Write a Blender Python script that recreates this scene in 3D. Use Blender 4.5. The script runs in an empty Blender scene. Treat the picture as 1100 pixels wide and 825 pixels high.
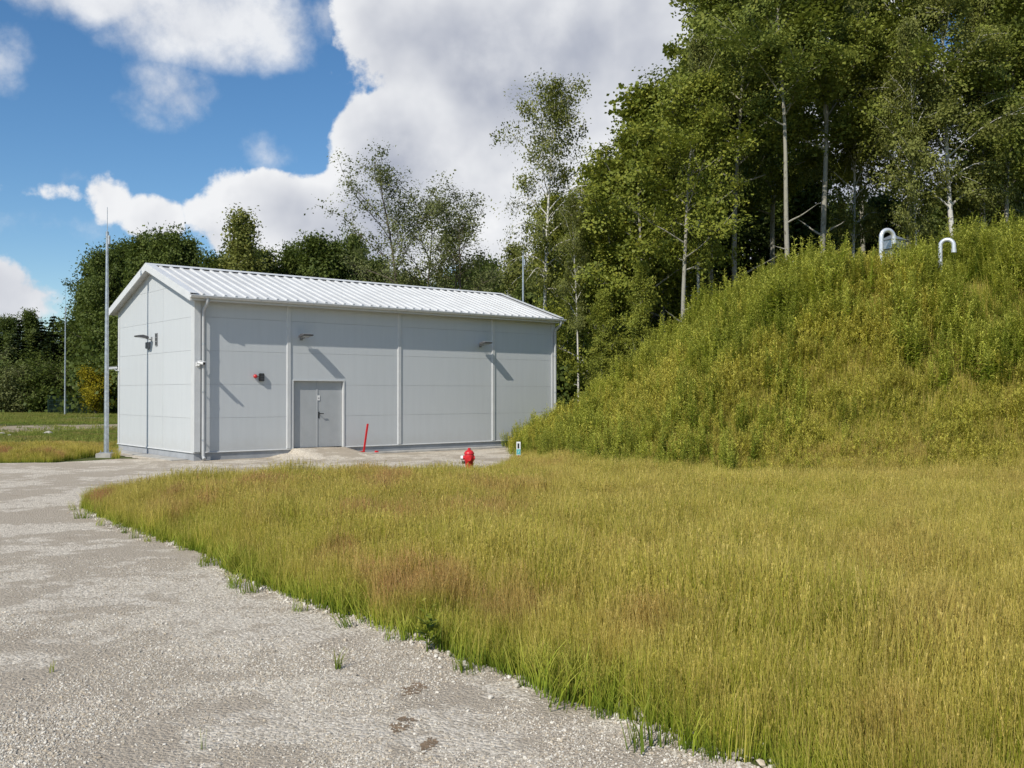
import bpy, bmesh, math, random
import numpy as np
from mathutils import Vector, Matrix

# ------------------------------------------------------------------ camera, world, sun
sc = bpy.context.scene
COL = sc.collection
F, CX, HZ = 1036.0, 550.0, 423.0            # focal length, centre column and horizon row of the 1100x825 photograph
CAMZ = 1.95
PITCH = math.atan((HZ - 412.5) / F)

cam_d = bpy.data.cameras.new('camera')
cam = bpy.data.objects.new('camera', cam_d)
COL.objects.link(cam)
cam.location = (0, 0, CAMZ)
cam.rotation_euler = (math.pi / 2 + PITCH, 0, 0)
cam_d.sensor_width = 36
cam_d.lens = 36 * F / 1100
cam_d.clip_start = 0.05
cam_d.clip_end = 3000
sc.camera = cam

SUN_EL = math.radians(41.5)
SH = Vector((-0.512, -0.860)).normalized()   # horizontal direction towards the sun
SUN = Vector((SH.x * math.cos(SUN_EL), SH.y * math.cos(SUN_EL), math.sin(SUN_EL)))
sun_d = bpy.data.lights.new('sun', 'SUN')
sun_d.energy = 4.3
sun_d.angle = math.radians(0.5)
sun_d.color = (1.0, 0.95, 0.86)
sun = bpy.data.objects.new('sun', sun_d)
COL.objects.link(sun)
sun.location = (0, 0, 60)
sun.rotation_euler = (-SUN).to_track_quat('-Z', 'Y').to_euler()

sc.view_settings.view_transform = 'Standard'
sc.view_settings.look = 'None'
sc.view_settings.exposure = 0.0
sc.view_settings.gamma = 1.0
sc.view_settings.use_curve_mapping = False
sc.cycles.max_bounces = 6
sc.cycles.diffuse_bounces = 2
sc.cycles.glossy_bounces = 2
sc.cycles.transmission_bounces = 4
sc.cycles.transparent_max_bounces = 4
sc.cycles.use_denoising = True
sc.cycles.caustics_reflective = False
sc.cycles.caustics_refractive = False


class S:
    """a shader socket with arithmetic"""
    tree = None

    def __init__(s, sock): s.s = sock

    @staticmethod
    def m(op, *a, clamp=False):
        n = S.tree.nodes.new('ShaderNodeMath'); n.operation = op; n.use_clamp = clamp
        for i, x in enumerate(a):
            if isinstance(x, S): S.tree.links.new(x.s, n.inputs[i])
            else: n.inputs[i].default_value = x
        return S(n.outputs[0])

    def __add__(s, o): return S.m('ADD', s, o)
    def __radd__(s, o): return S.m('ADD', o, s)
    def __sub__(s, o): return S.m('SUBTRACT', s, o)
    def __rsub__(s, o): return S.m('SUBTRACT', o, s)
    def __mul__(s, o): return S.m('MULTIPLY', s, o)
    def __rmul__(s, o): return S.m('MULTIPLY', o, s)
    def __truediv__(s, o): return S.m('DIVIDE', s, o)


def smooth(x, a, b):
    n = S.tree.nodes.new('ShaderNodeMapRange'); n.interpolation_type = 'SMOOTHSTEP'
    S.tree.links.new(x.s, n.inputs[0])
    n.inputs[1].default_value = a; n.inputs[2].default_value = b
    return S(n.outputs[0])


def noise(vec, scale, detail=4, rough=0.5, dist=0.0, w=None):
    n = S.tree.nodes.new('ShaderNodeTexNoise')
    n.noise_dimensions = '3D'
    if vec is not None: S.tree.links.new(vec, n.inputs['Vector'])
    n.inputs['Scale'].default_value = scale; n.inputs['Detail'].default_value = detail
    n.inputs['Roughness'].default_value = rough; n.inputs['Distortion'].default_value = dist
    return S(n.outputs[0])


def mixc(f, a, b):
    n = S.tree.nodes.new('ShaderNodeMix'); n.data_type = 'RGBA'
    def put(i, x):
        if isinstance(x, S): S.tree.links.new(x.s, n.inputs[i])
        elif isinstance(x, (tuple, list)): n.inputs[i].default_value = (*x[:3], 1)
        else: n.inputs[i].default_value = x
    put(0, f); put(6, a); put(7, b)
    return S(n.outputs[2])


def pix_dir(px, py):
    v = Vector(((px - CX) / F, 1.0, (412.5 - py) / F))
    v.rotate(Matrix.Rotation(PITCH, 3, 'X'))
    return v.normalized()


def build_world():
    w = bpy.data.worlds.new('World'); sc.world = w; w.use_nodes = True
    w.cycles.sampling_method = 'MANUAL'; w.cycles.sample_map_resolution = 512
    t = w.node_tree; S.tree = t
    for n in list(t.nodes): t.nodes.remove(n)
    out = t.nodes.new('ShaderNodeOutputWorld')
    sky = t.nodes.new('ShaderNodeTexSky'); sky.sky_type = 'NISHITA'; sky.sun_disc = False
    sky.sun_elevation = SUN_EL; sky.sun_rotation = math.atan2(SH.x, SH.y)
    sky.altitude = 0; sky.air_density = 1.0; sky.dust_density = 0.0; sky.ozone_density = 3.5
    bg = t.nodes.new('ShaderNodeBackground'); bg.inputs[1].default_value = 0.115
    hs = t.nodes.new('ShaderNodeHueSaturation'); hs.inputs['Saturation'].default_value = 1.2
    t.links.new(sky.outputs[0], hs.inputs['Color']); t.links.new(hs.outputs[0], bg.inputs[0])
    tc = t.nodes.new('ShaderNodeTexCoord'); D = tc.outputs['Generated']
    sep = t.nodes.new('ShaderNodeSeparateXYZ'); t.links.new(D, sep.inputs[0])
    x, y, z = (S(sep.outputs[i]) for i in range(3))
    az = S.m('ARCTAN2', x, y); el = S.m('ARCSINE', z)
    fb = noise(D, 8.5, 7, 0.58)              # billows that ruffle the outlines

    def field(blobs):
        """the nearest blob's inner depth, in units of about 70 photo pixels"""
        cur = None
        for (px, py, rx, ry) in blobs:
            d = pix_dir(px, py)
            a0, e0 = math.atan2(d.x, d.y), math.asin(d.z)
            ku, kv = F / rx * math.cos(a0) ** 2, F / ry
            u = S.m('MULTIPLY_ADD', az, ku, -a0 * ku); v = S.m('MULTIPLY_ADD', el, kv, -e0 * kv)
            r2 = S.m('MULTIPLY_ADD', u, u, v * v)
            k = min(1.0, math.sqrt(rx * ry) / 95)
            f = S.m('MULTIPLY_ADD', r2, -k, k)
            cur = f if cur is None else S.m('MAXIMUM', cur, f)
        return S.m('MAXIMUM', cur, -1.0)
    hard = field([(545, 40, 178, 205), (470, 170, 112, 110), (640, 220, 190, 130), (800, 40, 190, 260), (1010, 250, 260, 190),
                  (415, 240, 85, 70), (310, 238, 95, 52), (248, 226, 34, 42),
                  (162, 240, 27, 28), (112, 214, 21, 30), (35, 204, 46, 15), (12, 318, 66, 38)])
    soft = field([(225, 20, 105, 60), (90, -30, 150, 50), (190, 106, 55, 44), (0, 55, 22, 40), (344, 22, 16, 22), (297, 158, 34, 26), (75, 190, 20, 18), (60, 240, 50, 22), (240, 105, 26, 22)])
    dh = S.m('MULTIPLY_ADD', fb, 2.3, hard) - 1.15
    ds = S.m('MULTIPLY_ADD', fb, 2.6, soft) - 1.36
    # the same kind of broken cumulus goes on all round
    big = noise(D, 3.0, 1, 0.5)
    gen = S.m('MULTIPLY_ADD', big, 6.0, fb * 2.0) - 4.6
    win = smooth(S.m('ABSOLUTE', az), 0.78, 0.60) * smooth(el, 0.56, 0.42)
    dd = gen + (S.m('MAXIMUM', dh, S.m('MINIMUM', ds, 0.22)) - gen) * win
    cover = S.m('MAXIMUM', smooth(gen + (dh - gen) * win, 0.0, 0.20), smooth(ds, -0.05, 0.75) * win * 0.92)
    cover = cover * smooth(el, -0.02, 0.05)
    # the side that faces the sun (upper left) is white, thick undersides are grey
    sh = t.nodes.new('ShaderNodeVectorMath'); sh.operation = 'ADD'
    t.links.new(D, sh.inputs[0]); sh.inputs[1].default_value = (-0.022, -0.012, 0.028)
    rel = (fb - noise(sh.outputs[0], 8.5, 4, 0.55)) * 1.7
    thick = smooth(dd, 0.15, 1.0)
    lit = S.m('ADD', 0.88 - thick * smooth(noise(D, 4.2, 2, 0.5), 0.38, 0.60) * 0.62, rel, clamp=True)
    colr = mixc(lit, (0.37, 0.405, 0.50), (0.89, 0.90, 0.92))
    bgc = t.nodes.new('ShaderNodeBackground'); bgc.inputs[1].default_value = 1.0
    t.links.new(colr.s, bgc.inputs[0])
    mx = t.nodes.new('ShaderNodeMixShader')
    t.links.new(cover.s, mx.inputs[0]); t.links.new(bg.outputs[0], mx.inputs[1]); t.links.new(bgc.outputs[0], mx.inputs[2])
    t.links.new(mx.outputs[0], out.inputs[0])


build_world()

# ------------------------------------------------------------------ helpers
def pg(px, py, z=0.0):
    """the point at height z seen at a pixel"""
    d = (CAMZ - z) * F / (py - HZ)
    return Vector(((px - CX) / F * d, d, z))


def at(px, d, z=0.0):
    return Vector(((px - CX) / F * d, d, z))


def zat(py, d):
    return CAMZ + (HZ - py) / F * d


class MB:
    def __init__(s): s.v = []; s.f = []

    def add(s, vs, fs):
        o = len(s.v); s.v += [tuple(v) for v in vs]; s.f += [tuple(i + o for i in f) for f in fs]
        return s

    def box(s, x0, x1, y0, y1, z0, z1):
        v = [(x0, y0, z0), (x1, y0, z0), (x1, y1, z0), (x0, y1, z0), (x0, y0, z1), (x1, y0, z1), (x1, y1, z1), (x0, y1, z1)]
        return s.add(v, [(0, 3, 2, 1), (4, 5, 6, 7), (0, 1, 5, 4), (1, 2, 6, 5), (2, 3, 7, 6), (3, 0, 4, 7)])

    def prism(s, poly, a, b, axis='y'):
        """poly: 2-D outline; extruded along axis from a to b"""
        def P(p, k):
            return {'y': (p[0], k, p[1]), 'x': (k, p[0], p[1]), 'z': (p[0], p[1], k)}[axis]
        n = len(poly)
        vs = [P(p, a) for p in poly] + [P(p, b) for p in poly]
        fs = [tuple(range(n)), tuple(range(2 * n - 1, n - 1, -1))] + [(i, i + n, (i + 1) % n + n, (i + 1) % n) for i in range(n)]
        return s.add(vs, fs)

    def tube(s, pts, rad, n=8, caps=True):
        pts = [Vector(p) for p in pts]
        if not hasattr(rad, '__len__'): rad = [rad] * len(pts)
        o = len(s.v); up = None
        for i, p in enumerate(pts):
            d = (pts[min(i + 1, len(pts) - 1)] - pts[max(i - 1, 0)])
            d.normalize()
            if up is None: up = d.orthogonal().normalized()
            else: up = (up - d * up.dot(d)).normalized()
            w = d.cross(up)
            for k in range(n):
                a = 2 * math.pi * k / n
                s.v.append(tuple(p + (up * math.cos(a) + w * math.sin(a)) * rad[i]))
        for i in range(len(pts) - 1):
            for k in range(n):
                a, b = o + i * n + k, o + i * n + (k + 1) % n
                s.f.append((a, b, b + n, a + n))
        if caps:
            s.f.append(tuple(o + k for k in range(n - 1, -1, -1)))
            s.f.append(tuple(o + (len(pts) - 1) * n + k for k in range(n)))
        return s

    def lathe(s, prof, n=20, c=(0, 0, 0)):
        o = len(s.v)
        for (r, z) in prof:
            for k in range(n):
                a = 2 * math.pi * k / n
                s.v.append((c[0] + r * math.cos(a), c[1] + r * math.sin(a), c[2] + z))
        for i in range(len(prof) - 1):
            for k in range(n):
                a, b = o + i * n + k, o + i * n + (k + 1) % n
                s.f.append((a, b, b + n, a + n))
        s.f.append(tuple(o + k for k in range(n - 1, -1, -1)))
        s.f.append(tuple(o + (len(prof) - 1) * n + k for k in range(n)))
        return s

    def mesh(s, name, smooth=False, bevel=0.0):
        me = bpy.data.meshes.new(name)
        me.from_pydata(s.v, [], s.f)
        bm = bmesh.new(); bm.from_mesh(me)
        bmesh.ops.recalc_face_normals(bm, faces=bm.faces)
        if bevel > 0:
            ed = [e for e in bm.edges if len(e.link_faces) == 2 and e.calc_face_angle(0) > 0.6]
            bmesh.ops.bevel(bm, geom=ed, offset=bevel, segments=2, affect='EDGES', clamp_overlap=True)
        if smooth:
            for f in bm.faces: f.smooth = True
            for e in bm.edges:
                if len(e.link_faces) == 2 and e.calc_face_angle(0) > 0.7: e.smooth = False
        bm.to_mesh(me); bm.free()
        return me

    def build(s, name, mat, parent=None, smooth=False, bevel=0.0):
        return link(name, s.mesh(name, smooth, bevel), mat, parent)


def link(name, me, mat, parent=None):
    if mat is not None and not me.materials: me.materials.append(mat)
    o = bpy.data.objects.new(name, me); COL.objects.link(o)
    if parent is not None: o.parent = parent
    return o


def empty(name, loc=(0, 0, 0), rz=0.0):
    o = bpy.data.objects.new(name, None); COL.objects.link(o)
    o.location = loc; o.rotation_euler = (0, 0, rz); o.empty_display_size = 0.2
    return o


def tag(o, label=None, cat=None, group=None, kind=None):
    if label: o['label'] = label
    if cat: o['category'] = cat
    if group: o['group'] = group
    if kind: o['kind'] = kind
    return o


def copy_tree(o, parent=None):
    c = o.copy(); COL.objects.link(c); c.parent = parent
    for ch in list(o.children): copy_tree(ch, c)
    return c


def np_mesh(name, V, Fq, attrs=None, smooth=False):
    """V (n,3) array; Fq: (m,4) quads or (m,3) triangles"""
    me = bpy.data.meshes.new(name)
    V = np.ascontiguousarray(V, dtype=np.float32); Fq = np.ascontiguousarray(Fq, dtype=np.int32)
    k = Fq.shape[1]
    me.vertices.add(len(V)); me.vertices.foreach_set('co', V.ravel())
    me.loops.add(Fq.size); me.loops.foreach_set('vertex_index', Fq.ravel())
    me.polygons.add(len(Fq))
    me.polygons.foreach_set('loop_start', np.arange(0, Fq.size, k, dtype=np.int32))
    me.polygons.foreach_set('loop_total', np.full(len(Fq), k, dtype=np.int32))
    if smooth: me.polygons.foreach_set('use_smooth', np.ones(len(Fq), dtype=bool))
    for (nm, dom, arr) in (attrs or []):
        a = me.attributes.new(nm, 'FLOAT', dom); a.data.foreach_set('value', np.asarray(arr, dtype=np.float32))
    me.update(calc_edges=True); me.validate()
    return me


# ------------------------------------------------------------------ materials
def new_mat(name):
    m = bpy.data.materials.new(name); m.use_nodes = True
    t = m.node_tree; S.tree = t
    p = t.nodes['Principled BSDF']
    return m, t, p


def obj_coord(t):
    return t.nodes.new('ShaderNodeTexCoord').outputs['Object']


def world_pos(t):
    return t.nodes.new('ShaderNodeNewGeometry').outputs['Position']


def bump(t, p, h, strength, dist):
    b = t.nodes.new('ShaderNodeBump'); b.inputs['Strength'].default_value = strength; b.inputs['Distance'].default_value = dist
    t.links.new(h.s, b.inputs['Height']); t.links.new(b.outputs[0], p.inputs['Normal'])


def mat_plain(name, col, rough=0.5, metal=0.0, var=0.12, scale=3.0, dirt=None, bumpy=0.0, bscale=60.0, spec=0.5):
    """painted or bare solid: slow colour drift, optional dirt, fine relief"""
    m, t, p = new_mat(name)
    v = world_pos(t)
    n = noise(v, scale, 5, 0.6)
    k = smooth(n, 0.3, 0.7)
    c = mixc(k, tuple(x * (1 - var) for x in col), tuple(min(1, x * (1 + var * 0.5)) for x in col))
    if dirt:
        c = mixc(smooth(noise(v, scale * 2.7, 6, 0.65), 0.56, 0.78) * dirt[1], c, dirt[0])
    t.links.new(c.s, p.inputs['Base Color'])
    p.inputs['Roughness'].default_value = rough; p.inputs['Metallic'].default_value = metal
    p.inputs['Specular IOR Level'].default_value = spec
    if bumpy: bump(t, p, noise(v, bscale, 4, 0.6), bumpy, 0.01)
    return m


def mat_panel():
    """coated sheet steel: faint streaks running down, very slight waviness"""
    m, t, p = new_mat('panel_paint')
    tc = obj_coord(t)
    mp = t.nodes.new('ShaderNodeMapping'); mp.inputs['Scale'].default_value = (7, 7, 0.6); t.links.new(tc, mp.inputs[0])
    st = noise(mp.outputs[0], 1.0, 5, 0.6)
    oi = S(t.nodes.new('ShaderNodeObjectInfo').outputs['Random'])
    c = mixc(smooth(st, 0.35, 0.75) * 0.5 + oi * 0.3, (0.56, 0.58, 0.585), (0.52, 0.538, 0.542))
    sep = t.nodes.new('ShaderNodeSeparateXYZ'); t.links.new(tc, sep.inputs[0])
    dust = smooth(S(sep.outputs[2]) + (noise(tc, 4, 5, 0.6) - 0.5) * 0.7, 0.75, 0.2)
    c = mixc(dust * 0.28, c, (0.42, 0.40, 0.36))
    t.links.new(c.s, p.inputs['Base Color'])
    p.inputs['Roughness'].default_value = 0.5; p.inputs['Specular IOR Level'].default_value = 0.35
    bump(t, p, noise(tc, 1.6, 2, 0.5), 0.12, 0.02)
    return m


def mat_leaf(name, dark, light, accent=None, acc_amt=0.0, trans=0.3, gloss=0.18, clump=0.9):
    m, t, p = new_mat(name)
    at_ = t.nodes.new('ShaderNodeAttribute'); at_.attribute_name = 'rnd'
    r = S(at_.outputs['Fac'])
    oi = S(t.nodes.new('ShaderNodeObjectInfo').outputs['Random'])
    cl = smooth(noise(obj_coord(t), clump, 3, 0.55), 0.3, 0.7)
    k = S.m('ADD', r * 0.45 + oi * 0.22, cl * 0.42 - 0.06, clamp=True)
    c = mixc(k, dark, light)
    if accent:
        c = mixc(smooth(noise(obj_coord(t), clump * 1.7, 2, 0.5) + (r - 0.5) * 0.25, 0.60 - acc_amt * 0.15, 0.72) * acc_amt, c, accent)
    t.links.new(c.s, p.inputs['Base Color'])
    p.inputs['Roughness'].default_value = 0.55; p.inputs['Specular IOR Level'].default_value = gloss
    tr = t.nodes.new('ShaderNodeBsdfTranslucent'); t.links.new(mixc(0.35, c, (0.20, 0.26, 0.03)).s, tr.inputs[0])
    mx = t.nodes.new('ShaderNodeMixShader'); mx.inputs[0].default_value = trans
    o = t.nodes['Material Output']
    t.links.new(p.outputs[0], mx.inputs[1]); t.links.new(tr.outputs[0], mx.inputs[2]); t.links.new(mx.outputs[0], o.inputs[0])
    return m


def mat_bark(name, base, dark, band=0.0):
    m, t, p = new_mat(name)
    v = obj_coord(t)
    mp = t.nodes.new('ShaderNodeMapping'); mp.inputs['Scale'].default_value = (3, 3, 14 if band else 1.2); t.links.new(v, mp.inputs[0])
    n = noise(mp.outputs[0], 1.0 if band else 3.0, 5, 0.65)
    sep = t.nodes.new('ShaderNodeSeparateXYZ'); t.links.new(v, sep.inputs[0])
    low = smooth(S(sep.outputs[2]) + (noise(v, 2, 3) - 0.5) * 3, 2.4, 0.3)
    k = S.m('MAXIMUM', smooth(n, 0.54, 0.68), low * (0.8 if band else 0.4))
    c = mixc(k, base, dark)
    t.links.new(c.s, p.inputs['Base Color']); p.inputs['Roughness'].default_value = 0.85; p.inputs['Specular IOR Level'].default_value = 0.2
    bump(t, p, n, 0.5, 0.03)
    return m


def mat_blade(name, base, mid, tip, patch, patch_amt=0.6, pscale=0.35, trans=0.3, straw=0.0, patch_left=False):
    """grass or weed: green at the foot, ripening towards the tip, patches by place"""
    m, t, p = new_mat(name)
    a = t.nodes.new('ShaderNodeAttribute'); a.attribute_name = 't'; h = S(a.outputs['Fac'])
    b = t.nodes.new('ShaderNodeAttribute'); b.attribute_name = 'rnd'; r = S(b.outputs['Fac'])
    oi = S(t.nodes.new('ShaderNodeObjectInfo').outputs['Random'])
    pos = world_pos(t)
    pn = noise(pos, pscale, 3, 0.6)
    big = smooth(pn, 0.38, 0.64)
    sp = t.nodes.new('ShaderNodeSeparateXYZ'); t.links.new(pos, sp.inputs[0])
    side = (0.32 + smooth(S(sp.outputs[0]) + (pn - 0.5) * 4, 3.0, -2.5)) if patch_left else S.m('ADD', 1.0, 0.0)
    hh = S.m('ADD', h + (r - 0.5) * 0.7 + (oi - 0.5) * 0.3 + (big - 0.5) * 0.25, 0.0, clamp=True)
    c = mixc(smooth(hh, 0.0, 0.5), base, mid)
    vary = 0.78 + oi * 0.5
    c = mixc(smooth(hh, 0.45, 1.0), c, tip)
    c = mixc(smooth(noise(pos, pscale * 1.9, 3, 0.6), 0.5, 0.68) * patch_amt * smooth(h, 0.1, 0.7) * side, c, patch)
    c = mixc(smooth(r, 0.84, 0.90) * straw, c, (0.66, 0.52, 0.17))
    c = mixc(smooth(r, 0.14, 0.08) * straw * 0.7, c, (0.26, 0.13, 0.05))
    vm = t.nodes.new('ShaderNodeVectorMath'); vm.operation = 'SCALE'; t.links.new(c.s, vm.inputs[0]); t.links.new(vary.s, vm.inputs['Scale']); c = S(vm.outputs[0])
    t.links.new(c.s, p.inputs['Base Color']); p.inputs['Roughness'].default_value = 0.6; p.inputs['Specular IOR Level'].default_value = 0.25
    tr = t.nodes.new('ShaderNodeBsdfTranslucent'); t.links.new(c.s, tr.inputs[0])
    mx = t.nodes.new('ShaderNodeMixShader'); mx.inputs[0].default_value = trans
    o = t.nodes['Material Output']
    t.links.new(p.outputs[0], mx.inputs[1]); t.links.new(tr.outputs[0], mx.inputs[2]); t.links.new(mx.outputs[0], o.inputs[0])
    return m


def mat_gravel():
    m, t, p = new_mat('crushed_stone')
    v = world_pos(t)
    vo = t.nodes.new('ShaderNodeTexVoronoi'); vo.inputs['Scale'].default_value = 42; t.links.new(v, vo.inputs['Vector'])
    vo.inputs['Randomness'].default_value = 1.0
    cs = t.nodes.new('ShaderNodeSeparateColor'); t.links.new(vo.outputs['Color'], cs.inputs[0])
    stone = S(cs.outputs[0]); hue = S(cs.outputs[1])
    big = noise(v, 0.55, 5, 0.62)           # compacted damp-looking fines against loose pale stone
    mid = noise(v, 2.6, 5, 0.65)
    fines = smooth(big * 0.62 + mid * 0.38, 0.46, 0.53)
    grain = noise(v, 110, 4, 0.7)
    c = mixc(stone, (0.47, 0.405, 0.315), (0.80, 0.72, 0.595))
    c = mixc(smooth(hue, 0.75, 0.95) * 0.45, c, (0.40, 0.33, 0.255))
    c = mixc(smooth(fines, 0.0, 1.0) * 0.82, c, mixc(grain, (0.345, 0.285, 0.21), (0.50, 0.425, 0.33)))
    c = mixc(smooth(noise(v, 1.1, 4, 0.6), 0.64, 0.76) * 0.5, c, (0.30, 0.235, 0.17))
    c = mixc(smooth(grain, 0.60, 0.74) * 0.45, c, (0.10, 0.095, 0.085))
    t.links.new(c.s, p.inputs['Base Color']); p.inputs['Roughness'].default_value = 0.95; p.inputs['Specular IOR Level'].default_value = 0.15
    hgt = S(vo.outputs['Distance']) * -0.9 + grain * 0.7 + mid * 0.6
    bump(t, p, hgt, 0.8, 0.02)
    return m


def mat_ground():
    m, t, p = new_mat('soil_and_turf')
    v = world_pos(t)
    n = noise(v, 0.35, 5, 0.6); g = noise(v, 9, 6, 0.7)
    c = mixc(smooth(n, 0.40, 0.60), (0.085, 0.105, 0.028), (0.14, 0.125, 0.05))
    c = mixc(smooth(g, 0.45, 0.75) * 0.6, c, (0.10, 0.085, 0.05))
    t.links.new(c.s, p.inputs['Base Color']); p.inputs['Roughness'].default_value = 0.95; p.inputs['Specular IOR Level'].default_value = 0.1
    bump(t, p, g, 0.8, 0.06)
    return m


M = {}
M['panel'] = mat_panel()
M['trim'] = mat_plain('white_trim', (0.66, 0.665, 0.655), 0.42, var=0.06, dirt=((0.4, 0.38, 0.34), 0.3))
M['trim_grey'] = mat_plain('pale_grey_trim', (0.585, 0.592, 0.585), 0.45, var=0.06, dirt=((0.4, 0.38, 0.34), 0.25))
M['pipe_grey'] = mat_plain('grey_pipe_coating', (0.44, 0.45, 0.45), 0.5, var=0.08)
M['roof'] = mat_plain('white_roof_sheet', (0.60, 0.60, 0.585), 0.5, var=0.08, scale=1.3, dirt=((0.45, 0.44, 0.41), 0.35))
M['core'] = mat_plain('joint_seal', (0.42, 0.42, 0.42), 0.8)
M['seam'] = mat_plain('dark_joint_strip', (0.10, 0.105, 0.11), 0.6)
M['plinth'] = mat_plain('plinth_render', (0.36, 0.375, 0.39), 0.8, var=0.15, scale=2.0, dirt=((0.27, 0.25, 0.21), 0.5), bumpy=0.3)
M['concrete'] = mat_plain('concrete', (0.44, 0.42, 0.38), 0.9, var=0.25, scale=3.0, dirt=((0.25, 0.23, 0.19), 0.6), bumpy=0.5)
M['door'] = mat_plain('door_paint', (0.41, 0.425, 0.43), 0.45, var=0.05, dirt=((0.35, 0.34, 0.31), 0.25))
M['galv'] = mat_plain('galvanised_steel', (0.50, 0.53, 0.55), 0.42, 0.75, var=0.25, scale=9)
M['duct'] = mat_plain('bright_duct_metal', (0.74, 0.75, 0.77), 0.35, 0.45, var=0.15, scale=9)
M['black'] = mat_plain('black_plastic', (0.018, 0.019, 0.02), 0.45)
M['dgrey'] = mat_plain('dark_grey_cast', (0.09, 0.09, 0.095), 0.5)
M['mgrey'] = mat_plain('mid_grey_cast', (0.22, 0.225, 0.23), 0.5)
M['white'] = mat_plain('white_plastic', (0.78, 0.78, 0.77), 0.35, var=0.05)
M['lens'] = mat_plain('lamp_glass', (0.35, 0.36, 0.36), 0.12)
M['red'] = mat_plain('red_paint', (0.62, 0.022, 0.028), 0.35, var=0.18, scale=8, dirt=((0.4, 0.10, 0.08), 0.5))
M['faded_red'] = mat_plain('faded_red_paint', (0.58, 0.10, 0.08), 0.5, var=0.2, scale=8)
M['redlens'] = mat_plain('red_beacon', (0.55, 0.03, 0.03), 0.2)
M['teal'] = mat_plain('turquoise_plate', (0.10, 0.42, 0.42), 0.5)
M['green_metal'] = mat_plain('dark_green_fence', (0.012, 0.035, 0.022), 0.5)
M['gravel'] = mat_gravel()
M['ground'] = mat_ground()
M['sand'] = mat_plain('bare_sandy_soil', (0.36, 0.29, 0.19), 0.95, var=0.3, scale=0.6, dirt=((0.17, 0.17, 0.06), 0.7), bumpy=0.8, bscale=8)
M['rock'] = mat_plain('pale_field_stone', (0.45, 0.42, 0.36), 0.9, var=0.3, scale=4, bumpy=0.6, bscale=15)
M['dirt'] = mat_plain('brown_dirt', (0.27, 0.185, 0.11), 0.95, var=0.35, scale=20, dirt=((0.10, 0.07, 0.045), 0.8), bumpy=0.9, bscale=80)
def speckle(m):
    t = m.node_tree; S.tree = t; p = t.nodes['Principled BSDF']; v = world_pos(t)
    a = smooth(noise(v, 55, 4, 0.65) + (noise(v, 9, 3, 0.5) - 0.5) * 0.7, 0.40, 0.52)
    t.links.new(a.s, p.inputs['Alpha'])
speckle(M['dirt'])
M['birch'] = mat_bark('birch_bark', (0.62, 0.59, 0.53), (0.07, 0.06, 0.05), 1)
M['aspen'] = mat_bark('aspen_bark', (0.34, 0.32, 0.26), (0.10, 0.085, 0.065))
M['darkbark'] = mat_bark('dark_bark', (0.14, 0.115, 0.09), (0.05, 0.04, 0.03))
M['leaf_aspen'] = mat_leaf('aspen_leaf', (0.12, 0.155, 0.03), (0.34, 0.37, 0.068), (0.26, 0.21, 0.035), 0.3)
M['leaf_young'] = mat_leaf('young_aspen_leaf', (0.135, 0.17, 0.026), (0.37, 0.39, 0.06), (0.32, 0.29, 0.035), 0.5)
M['leaf_birch'] = mat_leaf('birch_leaf', (0.11, 0.13, 0.032), (0.29, 0.30, 0.075), (0.27, 0.23, 0.05), 0.3)
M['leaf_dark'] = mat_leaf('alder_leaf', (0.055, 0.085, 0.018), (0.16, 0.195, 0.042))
M['leaf_willow'] = mat_leaf('willow_leaf', (0.10, 0.12, 0.045), (0.26, 0.275, 0.10))
M['leaf_yellow'] = mat_leaf('yellow_leaf', (0.20, 0.18, 0.012), (0.42, 0.34, 0.02))
M['needle'] = mat_leaf('spruce_needle', (0.012, 0.026, 0.012), (0.04, 0.06, 0.022), trans=0.1)
M['grass'] = mat_blade('meadow_grass', (0.18, 0.26, 0.02), (0.375, 0.39, 0.037), (0.52, 0.43, 0.095), (0.47, 0.26, 0.11), 0.8, 0.42, straw=0.6, patch_left=True)
M['edge_grass'] = mat_blade('edge_grass', (0.15, 0.22, 0.02), (0.28, 0.33, 0.03), (0.42, 0.40, 0.07), (0.40, 0.33, 0.06), 0.5, 0.8)
M['field'] = mat_blade('field_grass', (0.12, 0.19, 0.02), (0.19, 0.25, 0.035), (0.28, 0.28, 0.06), (0.34, 0.26, 0.09), 0.9, 0.22)
M['weed'] = mat_blade('green_weed', (0.13, 0.19, 0.02), (0.27, 0.33, 0.032), (0.44, 0.44, 0.075), (0.38, 0.38, 0.06), 0.4, 0.5)
M['dryweed'] = mat_blade('ripening_weed', (0.19, 0.24, 0.024), (0.37, 0.38, 0.036), (0.51, 0.465, 0.08), (0.46, 0.42, 0.06), 0.4, 0.6, straw=0.4)


# ------------------------------------------------------------------ terrain
rng = np.random.default_rng(7)
TOE = [(-0.4, 46.0), (0.1, 36.0), (0.5, 29.0), (0.9, 25.2), (2.2, 21.5), (5.4, 18.5), (11.0, 17.0), (20.0, 15.9), (40.0, 14.6)]
BACK_Y = 37.0


def poly_dist(P, line):
    """signed distance from points (n,2) to an open polyline, positive on its right/far side"""
    best = np.full(len(P), 1e9); sign = np.ones(len(P))
    L = np.array(line, float)
    for a, b in zip(L[:-1], L[1:]):
        d = b - a; q = np.clip(((P - a) @ d) / (d @ d), 0, 1)
        r = P - (a + q[:, None] * d); ds = np.hypot(r[:, 0], r[:, 1])
        cr = d[0] * (P[:, 1] - a[1]) - d[1] * (P[:, 0] - a[0])
        m = ds < best
        best = np.where(m, ds, best); sign = np.where(m, np.sign(cr), sign)
    return best * sign


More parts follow.
